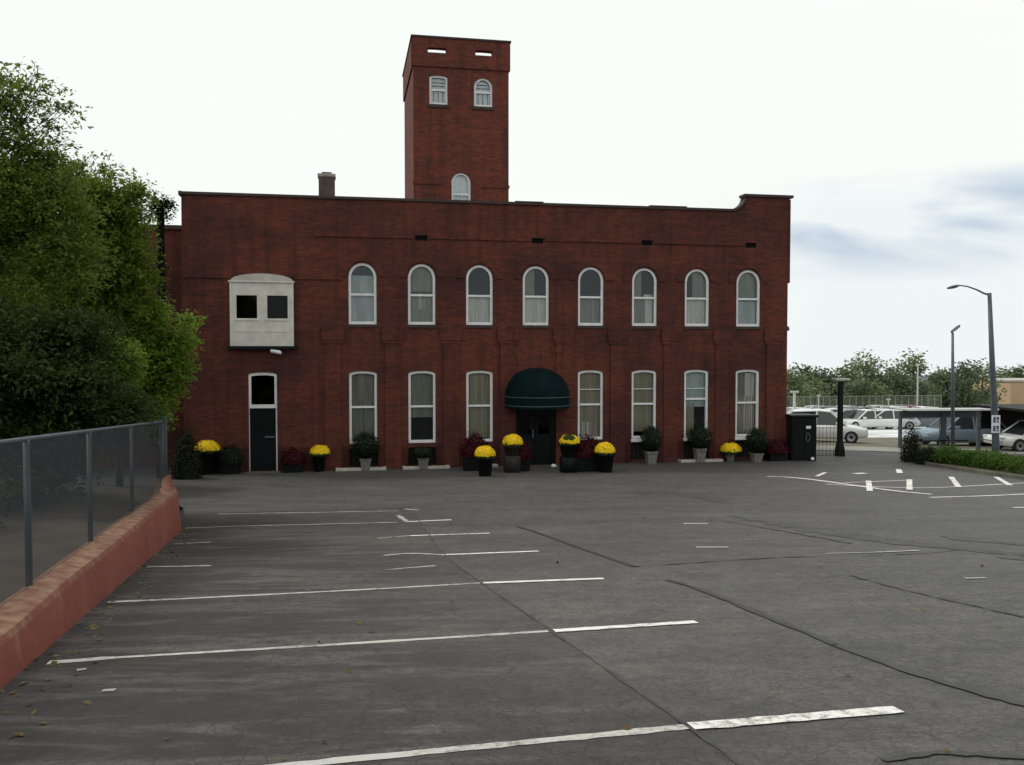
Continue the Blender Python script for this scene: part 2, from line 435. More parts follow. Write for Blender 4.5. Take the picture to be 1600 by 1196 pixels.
# leaves: many small folded diamonds in one numpy-built mesh
def leaf_verts(cen, size, up=.4, asp=.5, dirs=None):
    n = len(cen)
    nor = rng.normal(size=(n, 3)); nor[:, 2] = np.abs(nor[:, 2])+up; nor /= np.linalg.norm(nor, axis=1)[:, None]
    a = rng.normal(size=(n, 3)) if dirs is None else dirs+rng.normal(size=(n, 3))*.5
    a -= nor*np.sum(a*nor, axis=1)[:, None]; a /= np.linalg.norm(a, axis=1)[:, None]+1e-9
    b = np.cross(nor, a); s = (size*rng.uniform(.65, 1.3, n))[:, None]
    v = np.empty((n, 4, 3)); 
    v[:, 0] = cen-a*s*.5; v[:, 1] = cen+b*s*asp*.5+nor*s*.08; v[:, 2] = cen+a*s*.5; v[:, 3] = cen-b*s*asp*.5+nor*s*.08
    return v.reshape(-1, 3)
def leaf_mesh(name, verts):
    me = bpy.data.meshes.new(name); nv = len(verts); nf = nv//4
    me.vertices.add(nv); me.vertices.foreach_set('co', verts.astype(np.float32).ravel())
    me.loops.add(nv); me.loops.foreach_set('vertex_index', np.arange(nv, dtype=np.int32))
    me.polygons.add(nf); me.polygons.foreach_set('loop_start', np.arange(0, nv, 4, dtype=np.int32))
    me.polygons.foreach_set('loop_total', np.full(nf, 4, dtype=np.int32))
    me.update(calc_edges=True); me.validate(); return me
def sphere_pts(n, c, r, p=.45):
    d = rng.normal(size=(n, 3)); d /= np.linalg.norm(d, axis=1)[:, None]
    return np.asarray(c)+d*(rng.uniform(0, 1, n)**p)[:, None]*np.asarray(r), d
def sprays(lobes, per, leaf, length, asp=.45):
    """lobes: (centre, radii, number of sprays). A spray is a drooping twig of paired leaves."""
    out = []
    for c, r, k in lobes:
        p, d = sphere_pts(k, c, r)
        d = d+rng.normal(size=d.shape)*.55; d[:, 2] *= .55; d /= np.linalg.norm(d, axis=1)[:, None]
        t = rng.uniform(-.3, 1, (k, per))
        pos = p[:, None, :]+d[:, None, :]*t[:, :, None]*length
        pos[:, :, 2] -= (np.clip(t, 0, 1)**2)*length*.35
        pos += rng.normal(size=pos.shape)*leaf*.55
        out.append(leaf_verts(pos.reshape(-1, 3), leaf, .5, asp, np.repeat(d, per, axis=0)))
    return np.concatenate(out)

# ------------------------------------------------------------------ ground
def drape_grid(name, xs, ys, mat, off=0.0, kind='structure'):
    vs = [(x, y, gz(x, y)+off) for y in ys for x in xs]; n = len(xs)
    fs = [(j*n+i, j*n+i+1, (j+1)*n+i+1, (j+1)*n+i) for j in range(len(ys)-1) for i in range(n-1)]
    me = bpy.data.meshes.new(name); me.from_pydata(vs, [], fs); me.update()
    o = link(name, me, mat, None, True); o['kind'] = kind; return o
def grow(a, b, s0, f):
    out = [a]; s = s0
    while out[-1] < b: out.append(out[-1]+s); s *= f
    return out
xs = [-x for x in grow(24, 900, 1.2, 1.22)][::-1]+list(np.arange(-23.5, 40.01, .5))+grow(41, 1300, 1.2, 1.2)
ys = [-y for y in grow(6, 500, 1.2, 1.25)][::-1]+list(np.arange(-5.5, 62.01, .5))+grow(63, 1600, 1.2, 1.18)
xs = sorted(set(round(float(a), 3) for a in xs)); ys = sorted(set(round(float(a), 3) for a in ys))
drape_grid('ground', xs, ys, M['asphalt'])

def strip_mesh(pts, width, off=.004, step=.35, taper=False, wob=0.0, sharp=False):
    """a flat ribbon laid on the terrain along a polyline of ground points"""
    P = [Vector((p[0], p[1], 0)) for p in pts]; Q = []
    for _ in range(2 if len(P) > 2 and not sharp else 0):
        P = [P[0]]+[q for a, b in zip(P, P[1:]) for q in (a.lerp(b, .25), a.lerp(b, .75))]+[P[-1]]
    for a, b in zip(P, P[1:]):
        k = max(1, int((b-a).length/step))
        Q += [a.lerp(b, i/k) for i in range(k)]
    Q.append(P[-1]); mb = MB(); n = len(Q); vs = []
    for i, q in enumerate(Q):
        d = (Q[min(i+1, n-1)]-Q[max(i-1, 0)]).normalized(); nrm = Vector((-d.y, d.x, 0))
        w = width*.5*(random.uniform(1-wob, 1+wob)) 
        if taper: w *= min(1, .25+3*min(i, n-1-i)/n)
        j = nrm*random.uniform(-wob, wob)*width*.5
        for s in (-1, -.33, .33, 1):
            p = q+nrm*w*(s+(random.uniform(-wob, wob)*.8 if abs(s) == 1 else 0))+j*.4; vs.append((p.x, p.y, gz(p.x, p.y)+off))
    fs = []
    for i in range(n-1):
        for k in range(3): fs.append((i*4+k+1, i*4+k, (i+1)*4+k, (i+1)*4+k+1))
    mb.add(vs, fs); return mb
def lines(name, specs, mat, **kw):
    mb = MB()
    for pts, w in specs:
        m = strip_mesh([G(*p) for p in pts], w, **kw); mb.add(m.v, m.f)
    o = mb.build(name, mat); o['kind'] = 'structure'; return o

# older, darker pavement on the parking-bay side of the seam
seam = [(640, 792), (668, 832), (690, 866), (752, 912), (800, 945), (862, 987), (1000, 1085), (1075, 1137), (1160, 1200), (1290, 1300)]
sp = [G(*p) for p in seam]
def sheet_left(name, edge, left_dx, mat, off, nx=40):
    P = []
    for a, b in zip(edge, edge[1:]):
        k = max(1, int((b-a).length/.3)); P += [a.lerp(b, i/k) for i in range(k)]
    P.append(edge[-1]); vs = []
    for p in P:
        j = random.uniform(-.05, .05)
        lx = -1.95-.264*p.y
        for i in range(nx+1):
            t = (i/nx); x = (p.x+j)*(1-t)+lx*t
            y = p.y+(x-p.x)*.20
            vs.append((x, y, gz(x, y)+off))
    n = nx+1
    fs = [(r*n+i, r*n+i+1, (r+1)*n+i+1, (r+1)*n+i) for r in range(len(P)-1) for i in range(nx)]
    me = bpy.data.meshes.new(name); me.from_pydata(vs, [], fs); me.update()
    o = link(name, me, mat, None, True); o['kind'] = 'structure'
sheet_left('old_pavement', sp, 0, M['asphalt_old'], .004)

B = [((1404, 1110), (1080, 1137)), ((1088, 973), (866, 987)), ((943, 905), (754, 912)), ((842, 862), (690, 868)), ((765, 834), (640, 838)), ((705, 813), (636, 816))]
lines('parking_lines', [([a, b], w) for (a, b), w in zip(B, (.125, .11, .11, .11, .11, .11))], M['line'], off=.008, wob=.09, step=.07)
lines('worn_parking_lines', [([(1078, 1137), (800, 1164), (430, 1200), (300, 1216)], .085), ([(866, 987), (600, 1004), (300, 1022), (165, 1030)], .075), ([(165, 1030), (75, 1037)], .11),
      ([(752, 912), (560, 923), (400, 931), (280, 937)], .075), ([(280, 937), (168, 942)], .10)], M['line_old'], off=.0075, wob=.14, step=.08)
lines('faint_parking_lines', [([(690, 868), (640, 865), (600, 869)], .09), ([(330, 885), (230, 887)], .09), ([(640, 838), (590, 842)], .08), ([(330, 848), (272, 851)], .09),
      ([(622, 817), (500, 820), (400, 822), (290, 826)], .10), ([(622, 799), (520, 801), (340, 804)], .09), ([(655, 798), (632, 796)], .1), ([(636, 816), (622, 806)], .09),
      ([(680, 885), (600, 892)], .07)], M['line_faint'], off=.0088, wob=.3, step=.10)
lines('bay_markings', [([(1198, 745), (1230, 746), (1262, 749), (1300, 754), (1350, 761), (1400, 768), (1455, 773)], .15), ([(1453, 778), (1530, 776), (1600, 773), (1680, 768)], .13),
      ([(1320, 755), (1370, 753), (1420, 751)], .10), ([(1290, 757), (1340, 760), (1440, 764), (1520, 760), (1610, 755)], .10),
      ([(1583, 794), (1640, 793)], .13)], M['line'], off=.009, wob=.05)
def stripe(pts, w, name='bay_stripe'):
    return (pts, w)
lines('bay_stripes', [([(1276, 745), (1290, 739)], .13), ([(1335, 741), (1352, 740)], .24), ([(1406, 740), (1404, 734)], .18), ([(1359, 768), (1357, 752)], .15), ([(1421, 766), (1421, 750)], .15),
      ([(1498, 762), (1486, 746)], .15), ([(1578, 759), (1556, 746)], .15)], M['line'], off=.013, wob=.03)
lines('faded_marks', [([(1068, 819), (1106, 819)], .16), ([(1088, 856), (1138, 856)], .14), ([(1370, 864), (1436, 861)], .10), ([(1290, 866), (1372, 864)], .05), ([(1508, 905), (1540, 904)], .08),
      ([(120, 1049), (135, 1047)], .07), ([(160, 1081), (180, 1080)], .06)], M['line_faint'], off=.009, wob=.2)
lines('tar_seams', [([(808, 823), (850, 836), (900, 855), (950, 872), (992, 886)], .07), ([(1043, 907), (1080, 917), (1120, 932), (1180, 957), (1250, 985), (1350, 1026), (1450, 1060), (1540, 1087), (1620, 1108)], .075),
      ([(1380, 1190), (1440, 1180), (1470, 1177), (1530, 1181), (1620, 1187)], .05)], M['tar'], off=.0085, step=.2, wob=.35)
lines('tar_cracks', [([(992, 886), (1060, 882), (1180, 873), (1280, 870), (1360, 869), (1440, 866), (1500, 860)], .035), ([(640, 792), (668, 832), (690, 866), (752, 912), (800, 945), (862, 987), (1000, 1085), (1075, 1137), (1160, 1200)], .022),
      ([(1130, 815), (1200, 826), (1330, 850)], .05), ([(1330, 900), (1420, 925), (1600, 965)], .035), ([(600, 800), (640, 792)], .05)], M['crack'], off=.008, step=.12, wob=.9)
def blob_sheet(name, specs, mat, off):
    mb = MB()
    for pts, w in specs:
        m = strip_mesh([G(*p) for p in pts], w, off, .18, True, .45); mb.add(m.v, m.f)
    o = mb.build(name, mat); o['kind'] = 'structure'
blob_sheet('sealed_patches', [([(975, 770), (1040, 770), (1090, 775), (1145, 788)], .5), ([(1140, 806), (1250, 824), (1350, 842), (1500, 858), (1640, 872)], .50),
      ([(1470, 838), (1560, 848), (1660, 858)], .4), ([(1560, 872), (1640, 872)], .5)], M['asphalt_patch'], .0055)

# ------------------------------------------------------------------ pavement, verge and pale lot beyond the building
def poly_sheet(name, corners, mat, off, n=24, m=12):
    a, b, c, d = [Vector((p[0], p[1])) for p in corners]; vs = []
    for j in range(m+1):
        for i in range(n+1):
            p = a.lerp(b, i/n).lerp(d.lerp(c, i/n), j/m); vs.append((p.x, p.y, gz(p.x, p.y)+off))
    k = n+1; fs = [(j*k+i, j*k+i+1, (j+1)*k+i+1, (j+1)*k+i) for j in range(m) for i in range(n)]
    me = bpy.data.meshes.new(name); me.from_pydata(vs, [], fs); me.update()
    o = link(name, me, mat, None, True); o['kind'] = 'structure'; return o
v_a = 35.0; v_b = 38.3; v_c = 49.0; v_d = 92
def uvq(u0, u1, va, vb): return [uv2xy(u0, va), uv2xy(u1, va), uv2xy(u1, vb), uv2xy(u0, vb)]
poly_sheet('pavement', uvq(16.6, 90, v_a, v_b), M['concrete'], .02, 60, 8)
poly_sheet('verge', uvq(16.6, 100, v_b, v_c), M['verge'], .012, 50, 12)
poly_sheet('far_lot', uvq(10, 140, v_c, v_d), M['farlot'], .012, 60, 30)
# planted island with its kerb
kl = [G(1432, 722), G(1445, 727), G(1500, 736), G(1560, 745), G(1610, 751), G(1700, 762)]
mb = MB(); vs = []
path = []
for a, b in zip(kl, kl[1:]):
    k = max(1, int((b-a).length/.4)); path += [a.lerp(b, i/k) for i in range(k)]
path.append(kl[-1])
rings = []
for p in path:
    g = gz(p.x, p.y); inn = Vector((.35, 1, 0)).normalized()
    q = p+inn*.16
    rings.append([(p.x, p.y, g-.05), (p.x, p.y, g+.10), (p.x+inn.x*.02, p.y+inn.y*.02, g+.125), (q.x, q.y, gz(q.x, q.y)+.125), (q.x, q.y, gz(q.x, q.y)-.05)])
mb.loft(rings); o = mb.build('kerb', M['kerb']); o['kind'] = 'structure'
mb = MB(); isl = []
for p in path:
    q = p+Vector((.35, 1, 0)).normalized()*.15; e = q+Vector((.35, 1, 0)).normalized()*2.4
    isl.append((q, e))
vs = []
for q, e in isl:
    for t in (0, .33, .66, 1):
        r = q.lerp(e, t); vs.append((r.x, r.y, gz(r.x, r.y)+.10))
mb.add(vs, [(i*4+k, i*4+k+1, (i+1)*4+k+1, (i+1)*4+k) for i in range(len(isl)-1) for k in range(3)])
o = mb.build('island_soil', M['soil']); o['kind'] = 'structure'

# ------------------------------------------------------------------ THE BRICK BUILDING (local x along the front, y into the building)
BX, BY = uv2xy(0, V0)
bld = empty('brick_building', (BX, BY, 0), TH, 'two storey dark red brick mill with square tower and arched white windows', 'building')
U0, U1, ZT = -5.16, 16.2, 9.12
DEP = 13.0
def arch_outline(uc, w, z0, z1, rise, n=14):
    pts = [(uc-w/2, z0), (uc+w/2, z0)]; sp_ = z1-rise
    for i in range(n+1):
        t = math.pi*i/n; pts.append((uc+w/2*math.cos(t), sp_+rise*math.sin(t)))
    return pts
def ztop(o, u):
    uc, w, z0, z1, rise = o; q = max(0, 1-((u-uc)/(w/2))**2); return z1-rise+rise*math.sqrt(q)
def front(mb, ops, u0, u1, z0, ztf, y, extra=(), depth=.30, reveal=True):
    us = {u0, u1, *extra}
    for uc, w, a, b, r in ops:
        for i in range(15): us.add(round(uc+w/2*math.cos(math.pi*i/14), 5))
    us = sorted(us)
    for a, b in zip(us, us[1:]):
        if b-a < 1e-5: continue
        mid = (a+b)/2; cov = sorted([o for o in ops if o[0]-o[1]/2 < mid < o[0]+o[1]/2], key=lambda o: o[2])
        lo = (z0, z0)
        for o in cov:
            mb.quad((a, y, lo[0]), (b, y, lo[1]), (b, y, o[2]), (a, y, o[2]))
            lo = (ztop(o, a), ztop(o, b))
        mb.quad((a, y, lo[0]), (b, y, lo[1]), (b, y, ztf(b)), (a, y, ztf(a)))
    if reveal:
        for o in ops:
            pts = arch_outline(*o)
            for p, q in zip(pts, pts[1:]+pts[:1]):
                mb.quad((q[0], y, q[1]), (p[0], y, p[1]), (p[0], y+depth, p[1]), (q[0], y+depth, q[1]))
UW = [.64+2.0*i for i in range(8)]
UPPER = [(u, .94, 4.93, 7.01, .47) for u in UW]
LOWER = [(u, .94, .86, 3.35, .10) for i, u in enumerate(UW) if i != 3]
BASE = [(u, .96, .10, .72, .02) for i, u in enumerate(UW) if i != 3]
BAY = (-2.645, 2.05, 4.19, 6.60, .20)
SIDED = (-2.655, .92, .02, 3.32, .07)
ENTR = (6.62, 1.50, -.02, 2.45, .02)
VENTS = [(2.63, .42, 7.80, 7.98, .01), (6.70, .42, 7.80, 7.98, .01), (10.72, .42, 7.82, 8.0, .01), (14.72, .42, 7.82, 8.0, .01)]
def parapet(u):
    if u < 13.87: return ZT
    if u < 14.5: t = (u-13.87)/.63; return ZT+.55*(1-math.sqrt(max(0, 1-t*t)))
    return ZT+.55
sw = [13.87+.63*i/12 for i in range(13)]
mb = MB()
front(mb, UPPER+LOWER+BASE+[BAY, SIDED, ENTR]+VENTS, U0, U1, -2.5, parapet, 0.0, sw+[14.5001])
# returns, back and parapet thickness
mb.quad((U1, 0, -2.5), (U1, DEP, -2.5), (U1, DEP, ZT+.55), (U1, 0, ZT+.55))
mb.quad((U0, DEP, -2.5), (U0, 0, -2.5), (U0, 0, ZT), (U0, DEP, ZT))
mb.quad((U1, DEP, -2.5), (U0, DEP, -2.5), (U0, DEP, 8.6), (U1, DEP, 8.6))
us_ = [U0]+sw+[14.5001, U1]
for a, b in zip(us_, us_[1:]):
    mb.quad((a, .32, parapet(a)), (b, .32, parapet(b)), (b, .32, 8.3), (a, .32, 8.3))
    mb.quad((a, 0, parapet(a)), (b, 0, parapet(b)), (b, .32, parapet(b)), (a, .32, parapet(a)))
for u_, w_ in ((U1-.32, .32), (U0, .32)):
    zt = ZT+.55 if u_ > 0 else ZT
    mb.box(u_+.002, u_+w_-.002, .325, DEP-.002, 8.25, zt-.002)
wall = mb.build('wall', M['brick'], bld)
# projecting upper right corner return (small step seen on the right edge)
mb = MB()
mb.box(U1, U1+.07, -.03, DEP-.5, 6.55, ZT+.50)
mb.build('corner_return', M['brick_trim'], bld)
for a, b, y_, z0, z1 in ((-.95, 2.36, .045, 7.86, 8.00), (2.9, 6.43, .045, 7.86, 8.00), (6.97, 10.45, .045, 7.88, 8.02), (10.99, 14.45, .045, 7.88, 8.02), (U0+.02, -3.72, .05, 6.42, 6.54), (-1.57, -.05, .05, 6.42, 6.54)):
    MB().box(a, b, -y_, .01, z0, z1).build('string_course', M['brick_trim'], bld)
for u in UW:
    mb = MB()
    def arc(r, k): return [(u+r*math.cos(math.pi*i/20), 6.54+r*math.sin(math.pi*i/20)*k) for i in range(21)]
    o_, i_ = arc(.80, .98), arc(.52, 1.0); n = 21
    vs = [(p[0], -.035, p[1]) for p in o_]+[(p[0], -.035, p[1]) for p in i_]+[(p[0], .01, p[1]) for p in o_]+[(p[0], .01, p[1]) for p in i_]
    fs = []
    for i in range(n-1): fs += [(i+1, i, n+i, n+i+1), (i, i+1, 2*n+i+1, 2*n+i), (n+i+1, n+i, 3*n+i, 3*n+i+1)]
    fs += [(0, n, 3*n, 2*n), (n-1, 2*n-1, 4*n-1, 3*n-1)]
    mb.add(vs, fs).build('arch_hood', M['brick_trim'], bld)
# brick piers with corbelled caps between the lower windows
for k in range(9):
    u = -.36+2.0*k
    mb = MB(); mb.box(u-.27, u+.27, -.045, .01, -.6 if k not in (3, 4) else 0, 4.28)
    mb.box(u-.33, u+.33, -.06, .01, 4.28, 4.40); mb.box(u-.37, u+.37, -.078, .01, 4.40, 4.82)
    mb.build('pier', M['brick_trim'], bld)
# darker brick band along the wall foot, between the basement openings and doors
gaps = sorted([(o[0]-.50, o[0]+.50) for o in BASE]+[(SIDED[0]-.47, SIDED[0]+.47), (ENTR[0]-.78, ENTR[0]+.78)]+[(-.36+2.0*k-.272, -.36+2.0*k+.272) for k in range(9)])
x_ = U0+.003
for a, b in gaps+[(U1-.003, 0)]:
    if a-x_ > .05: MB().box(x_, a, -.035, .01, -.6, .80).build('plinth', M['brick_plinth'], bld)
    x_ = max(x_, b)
# coping
mb = MB()
for a, b in zip(us_[:-1], us_[1:]):
    if b > 14.6: continue
    za, zb = parapet(a), parapet(b)
    mb.add([(a, -.06, za+.003), (b, -.06, zb+.003), (b, .38, zb+.003), (a, .38, za+.003), (a, -.06, za+.09), (b, -.06, zb+.09), (b, .38, zb+.09), (a, .38, za+.09)],
           [(0, 3, 2, 1), (4, 5, 6, 7), (0, 1, 5, 4), (2, 3, 7, 6)])
mb.box(14.42, U1+.16, -.08, .40, ZT+.555, ZT+.65); mb.box(U0-.08, U0+.02, -.07, .39, ZT-.03, ZT+.1)
for k, (a, b) in enumerate(((5.9, 6.9), (10.8, 12.2))): mb.box(a, b, -.07, .2, ZT+.092, ZT+.125)
mb.build('coping', M['coping'], bld)
MB().quad((U0, .32, 8.45), (U1, .32, 8.45), (U1, DEP, 8.45), (U0, DEP, 8.45)).build('roof', M['roof'], bld)
ch = MB().box(-.80, -.26, .45, 1.0, 8.46, 9.93, .01).build('chimney', M['chimney'], bld)
MB().box(-.83, -.23, .42, 1.03, 9.932, 10.05, .02).build('chimney_cap', M['chimney_cap'], ch)
MB().box(-.70, -.36, .55, .90, 10.052, 10.12, .02).build('flue', M['black'], ch)
# lower brick wing at the left, set back
mb = MB(); mb.box(-13, U0-.004, 2.2, DEP-.3, -2.5, 8.25)
wg = mb.build('wing', M['brick'], bld)
MB().box(-13.1, U0-.006, 2.1, DEP-.2, 8.252, 8.40).build('wing_roof', M['coping'], wg)
# interior floors/back wall that close the rooms behind the panes
mb = MB(); mb.box(U0+.4, U1-.4, 1.6, 1.7, -1, 8.4); mb.box(U0+.35, U1-.35, .35, 1.6, 4.0, 4.12); mb.box(U0+.35, U1-.35, .35, 1.6, 8.28, 8.38); mb.box(U0+.35, U1-.35, .35, 1.6, -.6, -.5)
mb.build('interior', M['dark_in'], bld)

def make_window(parent, o, y, mat_curtain, cur, rail=None, fw=.085, gl='glass', sill=True, rows=None):
    uc, w, z0, z1, rise = o
    out = arch_outline(uc, w-.006, z0+.003, z1-.003, rise)
    inn = arch_outline(uc, w-2*fw, z0+fw*1.15, z1-fw, max(.01, rise-fw*.55 if rise > .2 else rise*.8))
    fr = MB(); fr.ring(out, inn, y+.05, y+.17)
    if rail is not None:
        fr.box(uc-w/2+fw-.01, uc+w/2-fw+.01, y+.075, y+.15, rail-.035, rail+.035)
    for q in rows or ():
        fr.box(uc-w/2+fw-.01, uc+w/2-fw+.01, y+.10, y+.14, q-.012, q+.012)
    wn = fr.build('window', M['white'], parent)
    MB().add([(p[0], y+.13, p[1]) for p in inn], [tuple(range(len(inn)))]).build('pane', M[gl], wn)
    if sill:
        MB().box(uc-w/2-.03, uc+w/2+.03, y-.07, y+.20, z0-.11, z0-.004, .008).build('sill', M['white'] if sill == 'white' else M['coping'], wn)
    for (a, b, c, d, mt) in cur:            # hanging cloth behind the pane: wavy sheet
        mb = MB(); n = 28; u_0 = uc-w/2+a*w; u_1 = uc-w/2+b*w; vs = []
        for i in range(n+1):
            t = i/n; yy = y+.24+.012*math.sin(t*n*1.1)+.006*math.sin(t*17)
            vs += [(u_0+(u_1-u_0)*t, yy, z0+c*(z1-z0)), (u_0+(u_1-u_0)*t, yy, z0+d*(z1-z0))]
        mb.add(vs, [(2*i, 2*i+2, 2*i+3, 2*i+1) for i in range(n)]); mb.build('curtain', M[mt], wn, True)
    return wn
upc = [[(.08, .92, .05, .80, 'curtain_blue')], [(.08, .92, .05, .52, 'drape_grey'), (.36, .62, .25, .52, 'curtain'), (.1, .9, .55, .97, 'drape_grey')], [(.08, .92, .05, .50, 'curtain')], [(.08, .92, .05, .48, 'curtain'), (.1, .5, .5, .95, 'drape_grey')],
       [(.08, .92, .05, .46, 'drape_grey')], [(.08, .60, .05, .48, 'drape_grey'), (.55, .90, .05, .55, 'lace'), (.1, .45, .5, .98, 'drape_grey')], [(.08, .92, .05, .48, 'curtain'), (.4, .95, .5, .95, 'drape_grey')], [(.08, .92, .05, .45, 'curtain_blue'), (.1, .9, .5, .95, 'drape_grey')]]
for i, o in enumerate(UPPER):
    make_window(bld, o, 0, None, upc[i], 5.94, sill=False)
    MB().box(o[0]-.50, o[0]+.50, -.04, .05, 4.83, 4.926).build('sill', M['coping'], bld.children[-1])
loc = {0: [(.08, .92, .05, .97, 'drape_grey'), (.3, .6, .5, .97, 'drape')], 1: [(.08, .92, .35, .97, 'drape_grey')], 2: [(.08, .92, .05, .97, 'drape')], 4: [(.08, .92, .02, .97, 'drape'), (.2, .6, .05, .25, 'curtain')], 5: [(.08, .92, .5, .97, 'drape'), (.1, .9, .1, .48, 'drape')], 6: [(.08, .92, .45, .97, 'curtain_blue'), (.1, .5, .05, .5, 'drape')], 7: [(.08, .92, .05, .6, 'drape'), (.45, .9, .1, .95, 'curtain'), (.1, .5, .6, .97, 'drape_grey')]}
for o in LOWER:
    i = round((o[0]-.64)/2)
    make_window(bld, o, 0, None, loc[i], 2.12 if i != 6 else 2.28, sill=('white' if i in (5, 6, 7) else False), rows=(2.66,) if i in (4, 5, 6) else None)
for o in BASE:
    uc, w, z0, z1, r = o; mb = MB()
    mb.box(uc-w/2, uc+w/2, .14, .16, z0, z1)
    g = mb.build('basement_window', M['dark_in'], bld); mb = MB()
    for k in range(7): mb.box(uc-w/2+.06+k*.14-.01, uc-w/2+.06+k*.14+.01, .05, .07, z0+.002, z1-.002)
    mb.build('grille', M['black'], g)
for o in VENTS:
    mb = MB(); mb.box(o[0]-.21, o[0]+.21, .16, .18, o[2], o[3])
    for k in range(3): mb.box(o[0]-.205, o[0]+.205, .06, .13, o[2]+.03+k*.055, o[2]+.045+k*.055)
    mb.build('vent', M['black'], bld)
# white boarded loading bay, two dark panes
uc, w, z0, z1, r = BAY
mb = MB()
out = [(uc-w/2+.01, z0), (uc+w/2-.01, z0), (uc+w/2-.01, 6.28), (uc-w/2+.01, 6.28)]
# boards with two openings
PAN = [(-3.125, .66, 5.10, 5.86, .001), (-2.145, .66, 5.10, 5.86, .001)]
front(mb, PAN, uc-w/2+.01, uc+w/2-.01, z0, lambda u: 6.28, -.16, depth=.12)
mb.quad((uc-w/2+.01, -.16, z0), (uc-w/2+.01, .2, z0), (uc+w/2-.01, .2, z0), (uc+w/2-.01, -.16, z0))
mb.quad((uc-w/2+.01, -.16, 6.28), (uc+w/2-.01, -.16, 6.28), (uc+w/2-.01, .2, 6.28), (uc-w/2+.01, .2, 6.28))
for s in (-1, 1): mb.quad((uc+s*(w/2-.01), -.16, z0), (uc+s*(w/2-.01), .2, z0), (uc+s*(w/2-.01), .2, 6.28), (uc+s*(w/2-.01), -.16, 6.28))
mb.box(uc-w/2+.01, uc-w/2+.09, -.185, -.162, z0, 6.28); mb.box(uc+w/2-.09, uc+w/2-.01, -.185, -.162, z0, 6.28)
mb.box(uc-.045, uc+.045, -.18, -.162, z0+.02, 6.26)
mb.box(uc-w/2-.03, uc+w/2+.03, -.21, -.155, 6.285, 6.34)
for s, a, b in ((1, -3.53, -2.72), (1, -2.56, -1.75)):
    for z in (4.66, 5.02): mb.box(a, b, -.175, -.162, z, z+.018)
    mb.box(a+.03, b-.03, -.185, -.162, 5.03, 5.085)
bay = mb.build('loading_bay', M['offwhite'], bld)
MB().slab([(uc-w/2+.02, 6.345)]+[(uc+(w/2-.02)*math.cos(math.pi*(1-i/12)), 6.345+.24*math.sin(math.pi*i/12)) for i in range(1, 12)][::1]+[(uc+w/2-.02, 6.345)], -.10, .1).build('arched_head', M['offwhite_shade'], bay)
for p in PAN:
    MB().quad((p[0]-.33, -.07, 5.1), (p[0]+.33, -.07, 5.1), (p[0]+.33, -.07, 5.86), (p[0]-.33, -.07, 5.86)).build('pane', M['glass_dark'], bay)
MB().box(uc-w/2+.05, uc+w/2-.05, .22, .25, z0+.02, 6.25).build('backing', M['pot_brown'], bay)
MB().box(uc-w/2-.08, uc+w/2+.12, -.22, .05, z0-.10, z0-.003).build('ledge', M['black'], bay)
# side door with transom
uc, w, z0, z1, r = SIDED
mb = MB(); out = arch_outline(uc, w-.006, 2.12, z1-.003, r); inn = arch_outline(uc, w-.17, 2.24, z1-.10, r*.7)
mb.ring(out, inn, .04, .16)
mb.box(uc+w/2-.05, uc+w/2-.004, .05, .15, .02, 2.118); mb.box(uc-w/2+.004, uc-w/2+.025, .05, .15, .02, 2.118)
sd = mb.build('door', M['white'], bld)
MB().add([(p[0], .12, p[1]) for p in inn], [tuple(range(len(inn)))]).build('transom_pane', M['glass_dark'], sd)
mb = MB(); mb.box(uc-w/2+.03, uc+w/2-.05, .10, .14, .03, 2.115); mb.box(uc-.28, uc-.06, .085, .10, .2, .95); mb.box(uc+.06, uc+.28, .085, .10, .2, .95); mb.box(uc-.28, uc-.06, .085, .10, 1.1, 1.95); mb.box(uc+.06, uc+.28, .085, .10, 1.1, 1.95)
mb.build('leaf', M['door'], sd)
MB().box(uc+.05, uc+.36, .045, .07, 1.13, 1.18).build('handle', M['steel'], sd)
MB().box(uc-w/2-.1, uc+w/2+.1, -.42, .0-.002, -.30, .015).build('step', M['kerb'], sd)
# entrance door under the awning
uc, w, z0, z1, r = ENTR
mb = MB(); mb.ring([(uc-w/2, .0), (uc+w/2, .0), (uc+w/2, z1), (uc-w/2, z1)], [(uc-w/2+.12, .04), (uc+w/2-.12, .04), (uc+w/2-.12, z1-.12), (uc-w/2+.12, z1-.12)], .06, .16)
ed = mb.build('entrance_door', M['door_plain'], bld)
mb = MB(); mb.box(uc-w/2+.12, uc-.01, .10, .14, .03, z1-.12); mb.box(uc+.01, uc+w/2-.12, .10, .14, .03, z1-.12)
for a in (uc-.58, uc+.10):
    mb.box(a, a+.46, .085, .1, .2, .9)
mb.build('leaf', M['door'], ed)
for a in (uc-.55, uc+.13): MB().box(a, a+.40, .088, .098, 1.1, 2.05).build('pane', M['glass_dark'], ed)
MB().box(uc-.09, uc-.05, .03, .08, .95, 1.25).build('handle', M['steel'], ed)

